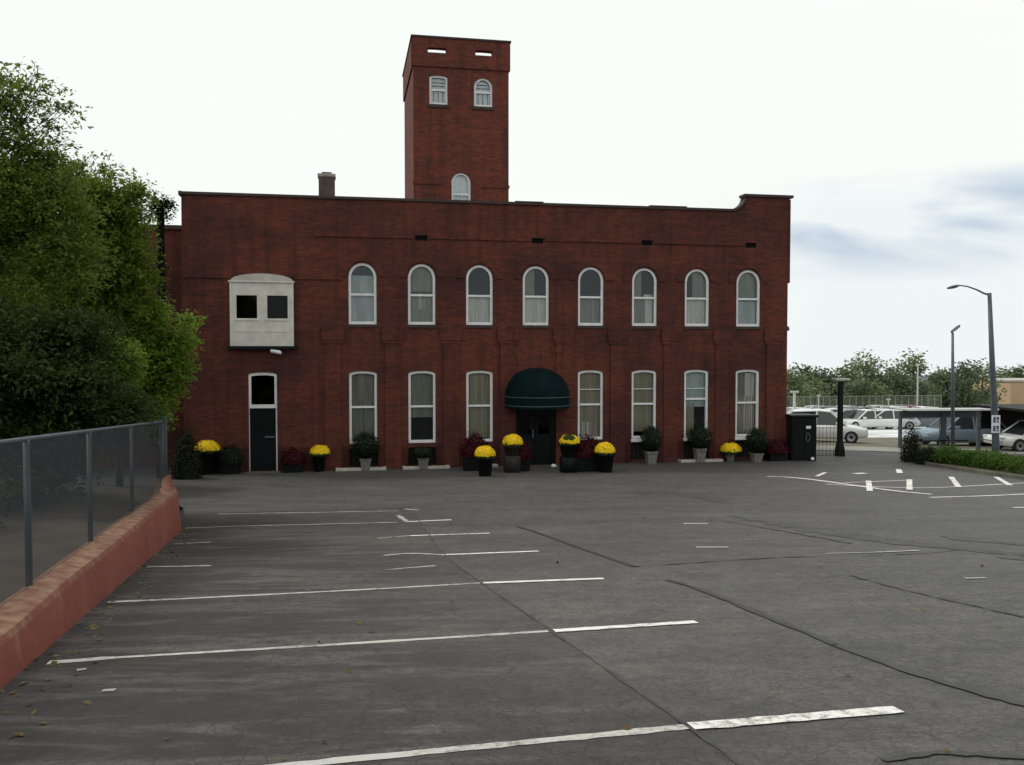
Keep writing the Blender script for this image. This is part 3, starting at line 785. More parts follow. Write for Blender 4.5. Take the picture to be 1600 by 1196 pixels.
# tower
TY = .7; TU0, TU1 = 2.43, 5.80; TD = 4.5; TZ = 14.9
TW = [(3.31, .64, 12.63, 13.64, .06), (4.89, .66, 12.63, 13.64, .33), (4.10, .68, 9.0, 10.30, .34)]
SLOT = [(3.26, .64, 14.40, 14.57, .012), (4.91, .60, 14.40, 14.57, .012)]
mb = MB(); front(mb, TW, TU0, TU1, 8.0, lambda u: 13.92, TY, depth=.25)
mb.quad((TU0, TY+TD, 8), (TU0, TY, 8), (TU0, TY, 13.92), (TU0, TY+TD, 13.92)); mb.quad((TU1, TY, 8), (TU1, TY+TD, 8), (TU1, TY+TD, 13.92), (TU1, TY, 13.92))
mb.quad((TU1, TY+TD, 8), (TU0, TY+TD, 8), (TU0, TY+TD, 13.92), (TU1, TY+TD, 13.92)); mb.quad((TU0, TY, 13.90), (TU1, TY, 13.90), (TU1, TY+TD, 13.90), (TU0, TY+TD, 13.90))
e = .05
front(mb, SLOT, TU0-e, TU1+e, 13.92, lambda u: TZ, TY-e, depth=.25)
front(mb, SLOT, TU0+.2, TU1-.2, 13.92, lambda u: TZ, TY-e+.25, reveal=False)
mb.quad((TU0-e, TY-e, 13.92), (TU1+e, TY-e, 13.92), (TU1+e, TY+.1, 13.92), (TU0-e, TY+.1, 13.92))
mb.box(TU0-e, TU0+.2, TY+.2+.001, TY+TD+e, 13.921, TZ-.001); mb.box(TU1-.2, TU1+e, TY+.2+.001, TY+TD+e, 13.921, TZ-.001); mb.box(TU0+.201, TU1-.201, TY+TD-.2, TY+TD+e-.001, 13.921, TZ-.001)
mb.quad((TU0-e, TY-e, TZ), (TU1+e, TY-e, TZ), (TU1+e, TY+.2, TZ), (TU0-e, TY+.2, TZ))
mb.box(TU0-.03, TU0+.95, TY-.03, TY+.01, 9.85, 9.95); mb.box(TU1-.95, TU1+.03, TY-.03, TY+.01, 9.80, 9.90)
tw = mb.build('tower', M['brick_tower'], bld)
mb = MB(); mb.ring([(0, 0)]*0 or [(TU0-e-.03, 0), (TU1+e+.03, 0), (TU1+e+.03, 1), (TU0-e-.03, 1)], [(TU0+.22, .05), (TU1-.22, .05), (TU1-.22, .95), (TU0+.22, .95)], 0, .06)
y0_, y1_ = TY-e-.03, TY+TD+e+.03
mb.v = [(x, y0_+z*(y1_-y0_), TZ+.003+y) for x, y, z in mb.v]
mb.build('tower_coping', M['coping'], tw)
mb = MB(); mb.box(TU0+.3, TU1-.3, TY+.6, TY+.62, 8.5, 13.8); mb.build('tower_interior', M['dark_in'], tw)
for k, o in enumerate(TW):
    wn = make_window(bld, o, TY, None, [(.04, .96, .03, .99, 'lace')], (o[2]+.52) if k < 2 else 9.55, fw=.07, sill=False, gl='glass_bright')
    wn.name = 'tower_window'
    MB().box(o[0]-.40, o[0]+.40, TY-.05, TY+.06, o[2]-.11, o[2]-.004).build('sill', M['coping'], wn)
    if k < 2:
        mb = MB()
        for q in (-.16, 0, .16): mb.box(o[0]+q-.01, o[0]+q+.01, TY+.10, TY+.13, o[2]+.08, o[2]+.48)
        for q in (.66, .78): mb.box(o[0]-.26, o[0]+.26, TY+.10, TY+.13, o[2]+q-.01, o[2]+q+.01)
        mb.build('glazing_bar', M['steel'], wn)

def loc2w(u, y, z=0): 
    X, Y = uv2xy(u, V0+y); return Vector((X, Y, z))
# security lamp below the loading bay
lr = empty('security_lamp', loc2w(-2.2, -.0, 3.98), TH, 'small white security lamp fixed to the brick under the boarded bay', 'lamp')
MB().box(-.05, .05, -.10, -.005, -.03, .08).build('bracket', M['steel'], lr)
mb = MB(); mb.lathe([(.02, -.20), (.075, -.18), (.08, .12), (.05, .18), (.01, .19)], n=12); mb.v = [(.0+z*.95, y-.16, x*.9-z*.18+.02) for x, y, z in mb.v]; mb.build('lamp_head', M['white'], lr, True)
# small lamp on the right flank
lr = empty('flank_lamp', loc2w(U1, .4, 4.86), TH, 'tiny lamp on an arm sticking out of the right flank of the brick mill', 'lamp')
MB().tube([(0, 0, .12), (.12, 0, .16), (.22, 0, .10)], .012, 6).build('arm', M['black'], lr)
MB().lathe([(.03, .10), (.07, .05), (.075, -.04), (.04, -.07)], (.22, 0, 0), 12).build('lamp_head', M['lampgrey'], lr, True)

# ------------------------------------------------------------------ awning
aw = empty('door_awning', loc2w(6.66, 0, 0), TH, 'dark green domed canvas awning over the entrance door', 'awning')
aw_r, aw_d, zb, zh = 1.13, 1.35, 2.46, .98
mb = MB(); nu, nv = 28, 10; vs = []
for j in range(nv+1):
    ph = math.pi/2*j/nv
    for i in range(nu+1):
        t = math.pi*i/nu; rr = math.cos(ph)**.9 if j < nv else 0.0
        sag = 1-.02*(1-abs(math.cos(t*7)))
        vs.append((-aw_r*math.cos(t)*rr*sag, -.02-aw_d*(abs(math.sin(t))**.8)*rr*sag, zb+zh*math.sin(ph)))
mb.add(vs, [(j*(nu+1)+i, j*(nu+1)+i+1, (j+1)*(nu+1)+i+1, (j+1)*(nu+1)+i) for j in range(nv) for i in range(nu)])
mb.build('canopy', M['awning'], aw, True)
def skirt(z0, z1, g, name, mat, wav=0):
    mb = MB(); vs = []
    for i in range(nu*3+1):
        t = math.pi*i/(nu*3); x = -(aw_r+g)*math.cos(t); y = -.02-(aw_d+g)*abs(math.sin(t))**.8
        vs += [(x, y, z0-wav*abs(math.sin(t*14))), (x, y, z1)]
    mb.add(vs, [(2*i, 2*i+2, 2*i+3, 2*i+1) for i in range(nu*3)]); return mb.build(name, mat, aw, True)
skirt(2.06, 2.46, .003, 'valance', M['awning'], .02)
for z in (2.14, 2.44):
    mb = MB(); mb.tube([(-(aw_r+.012)*math.cos(math.pi*i/40), -.02-(aw_d+.012)*abs(math.sin(math.pi*i/40))**.8, z) for i in range(41)], .018, 6); mb.build('piping', M['awning_line'], aw, True)
mb = MB(); mb.tube([(-.98, -.03, 2.3), (-.98*.7, -1.0, 2.3), (0, -1.3, 2.3), (.98*.7, -1.0, 2.3), (.98, -.03, 2.3)], .02, 6); mb.build('frame', M['black'], aw)

# ------------------------------------------------------------------ plants at the foot of the wall
def dome_leaves(n, r, h, leaf, c=(0, 0, 0), up=.2, jit=.04, full=False):
    d = rng.normal(size=(n, 3)); d[:, 2] = np.abs(d[:, 2]) if not full else d[:, 2]; d /= np.linalg.norm(d, axis=1)[:, None]
    p = np.asarray(c)+d*np.array([r, r, h])*(1+rng.normal(size=(n, 1))*jit)
    a = np.cross(d, rng.normal(size=(n, 3))); a /= np.linalg.norm(a, axis=1)[:, None]; b = np.cross(d, a)
    s = (leaf*rng.uniform(.7, 1.3, n))[:, None]; tilt = rng.normal(size=(n, 3))*.25
    a = a+tilt; v = np.empty((n, 4, 3)); v[:, 0] = p-a*s*.5; v[:, 1] = p+b*s*.5; v[:, 2] = p+a*s*.5; v[:, 3] = p-b*s*.5
    return v.reshape(-1, 3)
def pot_prof(r, h): return [(r*.68, 0), (r*.72, .02), (r*.95, h*.86), (r*1.04, h*.87), (r*1.05, h), (r*.93, h), (r*.9, h-.04)]
def make_mum(loc, r, h, pot_r, pot_h, potmat, label, stand=0.0, skew=0.0):
    t = empty('yellow_mum', loc, TH, label, 'potted flowers', 'yellow mums in pots')
    mb = MB(); 
    if stand: mb.box(-pot_r*.8, pot_r*.8, -pot_r*.8, pot_r*.8, 0, stand, .02)
    mb.lathe([(a, b+stand) for a, b in pot_prof(pot_r, pot_h)]); mb.build('pot', potmat, t, True)
    z = stand+pot_h
    mb = MB(); mb.lathe([(.05, -.04), (r*.80, -.02), (r*.92, .06), (r*.85, h*.5), (r*.55, h*.82), (.02, h*.95)], (0, 0, z)); g = mb.build('foliage', M['mumgreen'], t, True)
    skew = random.uniform(-.04, .04); v = dome_leaves(1500, r*random.uniform(.94, 1.04), h, .055, (skew, 0, z+.04), jit=.032); v[:, 2] += .010*np.sin(v[:, 0]*17+h*40); link('blooms', leaf_mesh('blooms', v), M['yellow'], t)
    v = dome_leaves(380, r*.97, h*.30, .07, (0, 0, z), jit=.05, full=True); link('leaves', leaf_mesh('leaves', v), M['mumgreen'], t)
    return t
def gl(u, y, dz=0):
    X, Y = uv2xy(u, V0+y); return Vector((X, Y, gz(X, Y)+dz))
def GF(px, py, clear=.32):
    p = G(px, py); v = -ST*p.x+CT*p.y
    if v > V0-clear: q = (V0-clear)/v; p = Vector((p.x*q, p.y*q, 0)); p.z = gz(p.x, p.y)
    return p
def mum_at(px, ytop, w_px, h_px, base_y, potmat, label, pot_r=None, y=None, stand=0):
    p = GF(px, base_y); sc = p.y/F; r = w_px*sc/2; h = h_px*sc
    pot_h = (base_y-ytop-h_px)*sc-stand
    return make_mum(p, r, h*random.uniform(.72, .86), pot_r or r*.72, max(.15, pot_h), potmat, label, stand)
mum_at(323, 684, 38, 18, 739, M['pot_black'], 'wide yellow mum in broad black tub left of the side door', .36)
mum_at(499, 688, 32, 16, 731, M['pot_black'], 'yellow mum in slim dark pot between side door and first tall window', .21)
mum_at(758, 695, 31, 18, 744, M['pot_black'], 'round yellow mum in black pot on asphalt left of the entrance, nearest the lot', .27)
mum_at(800, 677, 31, 18, 738, M['pot_brown'], 'yellow mum raised above dark red plant just left of the entrance door', .30, stand=.55)
mum_at(888, 678, 31, 15, 738, M['pot_black'], 'orange rimmed yellow mum with green centre just right of the entrance door', .30, stand=.50)
mum_at(946, 690, 33, 18, 738, M['pot_black'], 'plump yellow mum in dark pot on asphalt right of the entrance', .30)
mum_at(1141, 689, 32, 15, 719, M['pot_stone'], 'flat yellow mum in small stone pot near the right end of the wall', .19)
# green heart in the fifth mum
mm = [o for o in bpy.data.objects if o.get('label', '').startswith('orange rimmed')][0]
c_ = [o for o in children(mm) if o.name.startswith('blooms')][0]; zc = np.mean([v.co.z for v in c_.data.vertices])
v = dome_leaves(320, .21, .17, .06, (0, -.10, zc-.02), jit=.05); link('green_heart', leaf_mesh('green_heart', v), M['mumgreen'], mm)

def make_topiary(px, base_y, top_y, w_px, pot_h_px, label, pot_r=.23, dz=0, cone=True):
    p = GF(px, base_y); sc = p.y/F; t = empty('potted_boxwood', p, TH, label, 'potted shrub', 'clipped shrubs in stone pots')
    ph = pot_h_px*sc; H = (base_y-top_y)*sc-ph; r = w_px*sc/2
    mb = MB(); n = 4; mb.loft([[(a*q, b*q, z) for a, b in ((-1, -1), (1, -1), (1, 1), (-1, 1))] for q, z in ((pot_r*.72, 0), (pot_r*.9, ph*.82), (pot_r*1.02, ph*.83), (pot_r*1.02, ph), (pot_r*.85, ph), (pot_r*.85, ph-.04))]); mb.build('pot', M['pot_stone'], t)
    v1 = dome_leaves(1400, r, H*.5, .06, (0, 0, ph+H*.48), jit=.10, full=True)
    v2 = dome_leaves(700, r*.6, H*.45, .06, (0, 0, ph+H*.5), jit=.12, full=True)
    link('foliage', leaf_mesh('foliage', np.concatenate([v1, v2])), M['boxwood'], t)
    return t
make_topiary(571, 729, 670, 40, 19, 'dark round shrub in pale stone pot under the first tall window', .19)
make_topiary(661, 723, 690, 34, 18, 'low dark shrub in square stone pot under the second tall window', .19)
make_topiary(1017, 725, 666, 30, 20, 'narrow upright shrub in stone pot just right of the entrance mums', .20)
make_topiary(1093, 717, 662, 38, 22, 'tall dark shrub in stone pot on the pale ledge', .20)
make_topiary(1182, 722, 669, 32, 14, 'dark shrub in stone pot beside the last tall window', .19)
def make_bush(name, px, base_y, top_y, w_px, mat, label, cat='shrub', tubs=True, group=None, n=1500, potmat=None):
    p = GF(px, base_y); sc = p.y/F; t = empty(name, p, TH, label, cat, group); H = (base_y-top_y)*sc; r = w_px*sc/2
    if tubs:
        MB().box(-r*.85, r*.85, -r*.5, r*.5, 0, H*.45, .02).build('trough', potmat or M['pot_black'], t); z0 = H*.42
    else: z0 = 0
    v1 = dome_leaves(n, r, (H-z0), .07, (0, 0, z0), jit=.16); v2 = dome_leaves(n//2, r*.7, (H-z0)*.8, .07, (0, 0, z0), jit=.2); v1[:, 1] *= .7
    link('foliage', leaf_mesh('foliage', np.concatenate([v1, v2])), mat, t); return t
make_bush('evergreen_shrub', 292, 748, 682, 42, M['darkshrub'], 'dark ragged evergreen shrub at the left corner of the brick front', tubs=False, n=2200)
make_bush('red_foliage_plant', 360, 738, 697, 34, M['darkshrub'], 'dark trough of shrub between the wide mum and the side door', 'planter', True)
make_bush('red_foliage_plant', 458, 737, 704, 34, M['redplant'], 'low dark red plant in trough right of the side door', 'planter', True, n=1200)
make_bush('red_foliage_plant', 742, 735, 682, 42, M['redplant'], 'dark red plant under the third tall window behind the round mum', 'planter', True)
make_bush('red_foliage_plant', 812, 736, 694, 34, M['redplant'], 'dark red plant below the mum left of the entrance door', 'planter', True)
make_bush('red_foliage_plant', 917, 736, 684, 44, M['redplant'], 'crimson flowered plant between the two mums right of the entrance', 'planter', True)
make_bush('red_foliage_plant', 1213, 720, 690, 36, M['redplant'], 'dark red shrub between last stone pot and the dark cabinet', 'planter', True)
# pale stone ledges of the window wells
for u, y0, w, lab in ((.55, -.36, 1.68, 'pale stone ledge on the ground under the first tall window'), (2.75, -.34, 1.60, 'pale stone ledge on the ground under the second tall window'),
                      (4.75, -.32, .95, 'short pale stone ledge under the third tall window, half hidden by red plant'), (12.72, -.30, 1.62, 'pale stone ledge under the seventh tall window with tall shrub')):
    X, Y = uv2xy(u, V0+y0); t = MB(); t.box(-w/2, w/2, -.09, .09, -.2, .085, .015); t.box(-w/2, -w/2+.1, .09, -y0-.002, -.2, .07); t.box(w/2-.1, w/2, .09, -y0-.002, -.2, .07)
    o = t.build('stone_ledge', M['stone']); o.location = (X, Y, gz(X, Y)+.01); o.rotation_euler = (0, 0, TH); tag(o, lab, 'ledge', 'window well ledges')
# small pale things by the entrance (white bottles/tags low on the ground)
for px, py, lab in ((865, 731, 'small white stone on asphalt left of the entrance door'), (868+1, 728, None), (1075//1, 0, None)):
    if not lab: continue
    p = G(px, py); o = MB().lathe([(.02, 0), (.09, .02), (.10, .07), (.05, .12), (.01, .13)], n=10).build('white_stone', M['white'], None, True); o.location = p; tag(o, lab, 'stone')

# dark cabinet at the right corner
p = G(1250, 719); cb = empty('utility_cabinet', p, TH*.4, 'dark green metal cabinet standing at the right corner of the mill', 'cabinet')
MB().box(-.47, .47, -.35, .45, 0, 1.60, .02).build('body', M['black'], cb); MB().box(-.52, .52, -.40, .50, 1.602, 1.70, .02).build('lid', M['black'], cb)
MB().box(-.43, -.02, -.372, -.352, .08, 1.52).build('door', M['pot_black'], cb); MB().box(.02, .43, -.372, -.352, .08, 1.52).build('door', M['pot_black'], cb)
mb = MB(); mb.box(.06, .24, -.39, -.374, 1.20, 1.30); mb.build('number_plate', M['white'], cb)
mb = MB(); mb.tube([(.13+.075*math.cos(t*.3)*.9, -.39, .88+.15*math.sin(t*.3)) for t in range(22)], .02, 6); mb.build('ring', M['steel'], cb)
MB().lathe([(.06, 0), (.07, .05), (.03, .1)], (.30, -.42, .05), 10).build('foot', M['white'], cb)

# ------------------------------------------------------------------ retaining wall and fence on the left
def wl(y): return -1.90-.264*y         # wall base line
def wtop(y):
    z = 2.05-.062*(y-5.9)
    return z
YE = 17.3
prof = []
ysw = list(np.arange(-6, YE-1.7, .5))+[YE-1.4, YE-1.2, YE-1.0, YE-.85, YE-.7]+[YE-.5, YE-.25, YE-.08, YE]
rings = []
for y in ysw:
    x = wl(y); g = gz(x, y); zt = max(wtop(y), g+.25)
    hump = .24*sm((y-(YE-1.5))/.9)
    k = 1-sm((y-(YE-.5))/.5)*.45 if y > YE-.5 else 1
    wob = .010*math.sin(y*1.3)+.006*math.sin(y*2.1)
    th = .38
    cx = x-th/2
    pts = [(x+.03, g-.3), (x+.03, g+.02), (x-.02+wob, zt-.06), (x-.05+wob, zt-.012), (x-.12+wob, zt+.003*math.sin(y*1.9)), (x-th+.1, zt+.02+hump), (x-th, zt-.02+hump), (x-th, g-.3)]
    rings.append([(cx+(a-cx)*k, y, b) for a, b in pts])
o = MB().loft(rings).build('retaining_wall', M['redwall'], None, True)
tag(o, 'low weathered orange red concrete wall along the parking bays', 'wall')
o.data.set_sharp_from_angle(angle=R(40))
fn = empty('mesh_fence', (wl(10)-.30, 10, 1.8), 0, 'grey steel mesh fence with privacy screening on top of the red wall', 'fence')
FO = Vector(fn.location)
def fpt(y, z): return Vector((wl(y)-.30, y, z))-FO
def ftop(y): return wtop(y)+1.30
py_ = [-5.5, -3, -.5, 2.2, 5.0, 7.7, 10.25, 13.2, 16.6, 17.15]
for i, y in enumerate(py_):
    MB().tube([fpt(y, wtop(y)-.1), fpt(y, ftop(y)+(.0 if i < 8 else .10))], .028 if i < 8 else .034, 10).build('post', M['steel'], fn, True)
mb = MB(); mb.tube([fpt(y, ftop(y)) for y in py_], .024, 8); mb.build('top_rail', M['steel'], fn, True)
for i, (a, b) in enumerate(zip(py_, py_[1:])):
    mb = MB(); vs = []; n = 8
    for k in range(n+1):
        y = a+(b-a)*k/n; sag = .012*math.sin(k*2.1+i)
        vs += [tuple(fpt(y, wtop(y)+.0)+Vector((sag+.03, 0, 0))), tuple(fpt(y, ftop(y)-.02)+Vector((.03, 0, 0)))]
    mb.add(vs, [(2*k, 2*k+2, 2*k+3, 2*k+1) for k in range(n)]); mb.build('screen', M['privacy'], fn, True)
# soil bank held by the wall
vs = []; nx = 26; yy = list(np.arange(-8, 24.01, .5))
for y in yy:
    for i in range(nx+1):
        d = (i/nx)**1.6*45; x = wl(y)-.34-d
        top = max(wtop(y), gz(wl(y), y)+.2)-.06+.10*math.sin(x*1.7+y*.9)*.5*min(1, d)
        q = sm((y-16.9)/4.5); z = top*(1-q)+(gz(x, y)-.05)*q
        vs.append((x, y, z+min(.6, d*.08)*(1-q)))
n = nx+1
me = bpy.data.meshes.new('soil_bank'); me.from_pydata(vs, [], [(j*n+i+1, j*n+i, (j+1)*n+i, (j+1)*n+i+1) for j in range(len(yy)-1) for i in range(nx)]); me.update()
o = link('soil_bank', me, M['soil'], None, True); o['kind'] = 'structure'

# fallen leaves and grit gathered along the foot of the wall and the building
pts_ = []
for k in range(420):
    if k < 230: y = random.uniform(3, 17); x = wl(y)+.04+abs(random.gauss(0, .22))
    elif k < 330: x, y = uv2xy(random.uniform(-5, 15.5), V0-.05-abs(random.gauss(0, .25)))
    else: x, y = random.uniform(-4, 7), random.uniform(3.5, 20)
    pts_.append((x, y, gz(x, y)+.014))
v = leaf_verts(np.array(pts_), .055, 2.5, .6); M['litter'] = leafmat('litter', (.05, .035, .015), (.19, .14, .06), .05, 2)
o = link('leaf_litter', leaf_mesh('leaf_litter', v), M['litter']); o['kind'] = 'stuff'; tag(o, 'fallen leaves and grit scattered along the wall foot', 'litter')

# ------------------------------------------------------------------ the trees on the left
def make_tree(name, base, lobes, leafmat_, label, per=16, leaf=.12, length=.55, dens=1.0, trunk=.16, bark='bark', cat='tree', group=None, asp=.45, clump=1.0, seed=0):
    t = empty(name, base, 0, label, cat, group); b = Vector(base)
    global rng; rng = np.random.default_rng(len(label)*7+seed); random.seed(len(label)+seed)
    L_ = []
    for (px, py, Y, r, k) in lobes:
        c = at(px, py, Y)-b; rr = r*Y/F; L_.append((np.array(c), np.array([rr, rr, rr*.95]), int(k*dens)))
    big_ = L_; L_ = []
    for c, rr, k in big_:
        ns = max(1, int((rr[0]/(.34*clump if rr[0] > .45 else 9))**2))
        if ns == 1: L_.append((c, rr, k)); continue
        pp, _ = sphere_pts(ns, c, rr*.86, .5)
        for q in pp:
            sz = random.uniform(.26, .52)*clump; L_.append((q, np.array([sz, sz, sz*.42]), max(4, int(k*1.05/ns*(sz/clump/.38)**1.5))))
    cs = [Vector(l[0]) for l in big_]; mean = sum(cs, Vector())/len(cs); zt = max(c.z for c in cs)
    mb = MB(); top = Vector((mean.x*.7, mean.y*.7, zt*.80)); fork = top*.35
    mb.tube([(0, 0, -.3), fork*.5+Vector((.08, .05, 0)), fork, fork.lerp(top, .5)+Vector((-.1, .1, 0)), top], [trunk*1.25, trunk, trunk*.85, trunk*.5, trunk*.15], 10)
    for c, (cc, rr, k) in zip(cs, big_):
        s = fork.lerp(top, min(.9, max(0, (c.z-fork.z)/(max(.5, top.z-fork.z))*.6)))
        m1 = s.lerp(c, .5)+Vector((random.uniform(-.2, .2), random.uniform(-.2, .2), .25)); e_ = c+Vector((0, 0, rr[2]*.3))
        big = min(1, .25+rr[0]*1.3); mb.tube([s, m1, e_], [trunk*.40*big, trunk*.22*big, trunk*.07*big], 7)
        for q in range(7):
            d = Vector(rng.normal(size=3)).normalized(); d.z = abs(d.z)*.7
            st = m1.lerp(e_, random.uniform(.3, 1)); en = c+Vector((d.x*rr[0], d.y*rr[1], d.z*rr[2]))*random.uniform(.8, 1.12)
            mb.tube([st, st.lerp(en, .55)+Vector((0, 0, .12)), en], [trunk*.10*big, trunk*.06*big, .006], 5)
    mb.build('trunk', M[bark], t, True)
    link('crown', leaf_mesh('crown', sprays(L_, per, leaf, length, asp)), M[leafmat_], t)
    return t
def bank(x, y): return (x, y, max(wtop(y), gz(wl(y), y)+.2)-.05+.3)
make_tree('broadleaf_tree', bank(-10.6, 15.0), [(-190, 330, 15, 130, 520), (-70, 310, 15, 105, 560), (-30, 215, 15, 60, 150), (5, 160, 15, 28, 60), (-2, 118, 15, 14, 16), (30, 300, 15, 60, 260), (50, 235, 15, 36, 62), (80, 320, 15, 45, 190), (85, 250, 15, 14, 16), (0, 390, 15, 95, 520), (90, 400, 15, 55, 330), (-110, 440, 15, 110, 520), (60, 265, 15, 30, 60),
          (30, 195, 15, 16, 20), (60, 118, 15, 4, 3), (75, 135, 15, 5, 5), (66, 160, 15, 8, 6), (95, 170, 15, 8, 6), (45, 140, 15, 7, 5), (112, 168, 15, 4, 3), (80, 200, 15.2, 9, 8), (20, 130, 15, 10, 8)],
          'leaf_a', 'tall olive green tree with thin ragged top at the left edge behind the fence', 18, .085, .42, 1.15, .16, clump=1.45)
make_tree('broadleaf_tree', bank(-9.6, 19.0), [(130, 305, 19, 36, 200), (165, 330, 19, 40, 260), (195, 340, 19, 24, 120), (215, 300, 19, 13, 46), (120, 390, 19, 75, 560), (185, 395, 19, 42, 280), (208, 440, 19, 22, 130), (90, 460, 19, 75, 460), (162, 262, 19, 8, 8), (155, 465, 19, 58, 400), (125, 262, 19, 14, 18), (30, 440, 19, 80, 350), (172, 275, 19, 7, 7), (105, 270, 19, 16, 20)],
          'leaf_b', 'mid green broadleaf tree hiding the left corner of the mill', 18, .10, .42, 1.15, .15, clump=1.45)
make_tree('young_tree', (-9.2, 20.2, gz(-9.2, 20.2)), [(250, 550, 19.5, 30, 230), (205, 545, 19.5, 46, 340), (275, 530, 19.5, 12, 60), (297, 502, 19.5, 6, 16), (235, 600, 19.5, 34, 220), (180, 590, 19, 46, 300), (235, 490, 19.5, 20, 80), (270, 575, 19.5, 14, 70), (235, 640, 19, 16, 80), (172, 555, 17.2, 26, 190), (188, 572, 17.2, 18, 90)],
          'leaf_c', 'bright green young tree reaching over the red brick near the fence end', 18, .10, .42, 1.15, .09, clump=1.35)
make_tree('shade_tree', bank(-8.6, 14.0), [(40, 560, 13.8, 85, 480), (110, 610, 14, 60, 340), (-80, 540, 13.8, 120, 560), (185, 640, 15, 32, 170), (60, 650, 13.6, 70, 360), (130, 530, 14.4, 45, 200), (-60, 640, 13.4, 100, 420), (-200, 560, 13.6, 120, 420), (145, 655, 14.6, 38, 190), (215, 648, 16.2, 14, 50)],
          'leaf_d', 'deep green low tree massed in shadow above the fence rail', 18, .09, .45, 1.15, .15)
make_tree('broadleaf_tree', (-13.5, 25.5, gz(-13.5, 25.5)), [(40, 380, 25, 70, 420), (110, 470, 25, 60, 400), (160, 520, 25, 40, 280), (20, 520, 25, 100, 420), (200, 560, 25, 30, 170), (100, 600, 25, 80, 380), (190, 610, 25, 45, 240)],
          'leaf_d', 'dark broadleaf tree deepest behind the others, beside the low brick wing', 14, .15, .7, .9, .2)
# dark undergrowth against the fence
def undergrowth():
    lob = []
    for k in range(16):
        y = 5+k*.85; x = wl(y)-1.9-random.uniform(0, 1.2); lob.append((np.array((x, y, wtop(y)+.55)), np.array((.8, .7, .75)), 90))
    o = link('undergrowth', leaf_mesh('undergrowth', sprays(lob, 12, .10, .4)), M['leaf_d']); o['kind'] = 'stuff'; tag(o, 'dark undergrowth massed behind the screened fence', 'undergrowth')
undergrowth()
# leafy pole at the left corner of the building
p = at(250, 480, 27.8); gx, gy = p.x, p.y
vp = empty('slender_tree', (gx, gy, gz(gx, gy)), 0, 'thin dark bare trunk with small leafy knob on top by the left mill corner', 'tree')
top = at(251, 330, 27.8)-Vector(vp.location)
MB().tube([(0, 0, -.1), (.03, 0, top.z*.5), top, top+Vector((.02, 0, .25))], [.17, .14, .11, .06], 10).build('trunk', M['bark_dark'], vp, True)
lob = [(np.array(top+Vector((.02, 0, .08))), np.array((.30, .28, .30)), 60), (np.array(top+Vector((-.12, 0, .2))), np.array((.22, .2, .2)), 28), (np.array(top+Vector((.22, 0, .22))), np.array((.18, .2, .22)), 16), (np.array(top+Vector((-.1, 0, -2.0))), np.array((.3, .2, .5)), 10)]
link('crown', leaf_mesh('crown', sprays(lob, 14, .10, .25)), M['darkshrub'], vp)

# ------------------------------------------------------------------ hedge and street furniture on the right
lob = []
pts = [G(1462, 728), G(1500, 733), G(1540, 738), G(1585, 744), G(1640, 752), G(1700, 760)]
hd = empty('hedge', pts[0], 0, 'low bright green clipped hedge along the kerb of the planted island', 'hedge')
h0 = Vector(pts[0])
for a, b in zip(pts, pts[1:]):
    for t in (0, .33, .66):
        q = a.lerp(b, t)+Vector((.25, .75, 0)); q.z = gz(q.x, q.y)
        lob.append((np.array(q-h0)+np.array((random.uniform(-.1, .1), random.uniform(-.1, .1), .36)), np.array((.50, .55, .30+random.uniform(-.05, .06))), 190))
link('foliage', leaf_mesh('foliage', sprays(lob, 12, .065, .16, .55)), M['hedge'], hd)
mb = MB()
for c, r, k in lob: mb.tube([(c[0], c[1], -.28+gz(c[0]+h0.x, c[1]+h0.y)-h0.z+.3), (c[0], c[1], c[2])], .02, 5)
mb.build('stems', M['bark'], hd)
def place(px, py): return G(px, py)
make_bush('corner_shrub', 1424, 722, 672, 34, M['darkshrub'], 'dark loose shrub at the left tip of the planted island', tubs=False, n=1300)
make_bush('corner_shrub', 1448, 726, 700, 34, M['darkshrub'], 'very dark low shrub tucked under the left end of the shelter', tubs=False, n=1000)

# square lamp pillar with flat head
p = G(1312, 713); sc = p.y/F
lp = empty('lamp_pillar', p, TH, 'dark square pillar lamp with flat pale T head near the corner of the mill', 'lamp')
H = 122*sc
MB().loft([[(a*q, b*q, z) for a, b in ((-1, -1), (1, -1), (1, 1), (-1, 1))] for q, z in ((.15, 0), (.135, .30), (.085, .60), (.075, H-.12))]).build('post', M['black'], lp)
MB().box(-.30, .32, -.18, .18, H-.09, H, .02).build('lamp_head', M['palepost'], lp)
# tall street lamp with curved arm and a sign
p = G(1556, 709); b0 = Vector(p); Y = b0.y
sl = empty('street_lamp', p, 0, 'tall tapered grey street lamp with long curved arm above the shelter', 'street lamp')
tp = at(1546, 458, Y)-b0
MB().tube([(0, 0, -.2), (0, 0, .3), tp*.5, tp], [.17, .16, .125, .085], 14).build('pole', M['lampgrey'], sl, True)
arm = [at(x, y, Y+(1546-x)*.002)-b0 for x, y in ((1546, 461), (1538, 459), (1526, 453), (1512, 448), (1498, 446))]
MB().tube(arm, [.05, .045, .038, .034, .03], 8).build('arm', M['lampgrey'], sl, True)
hc = at(1490, 448.5, Y)-b0
mb = MB(); mb.lathe([(.02, -.30), (.09, -.26), (.14, -.05), (.13, .12), (.06, .26), (.02, .28)], n=12); mb.v = [(hc.x+z, hc.y+y, hc.z+x*.55+z*.22) for x, y, z in mb.v]; mb.build('lamp_head', M['lampgrey'], sl, True)
MB().box(-.035, .045, -.2, .2, 0, .3).build('base_plate', M['lampgrey'], sl)
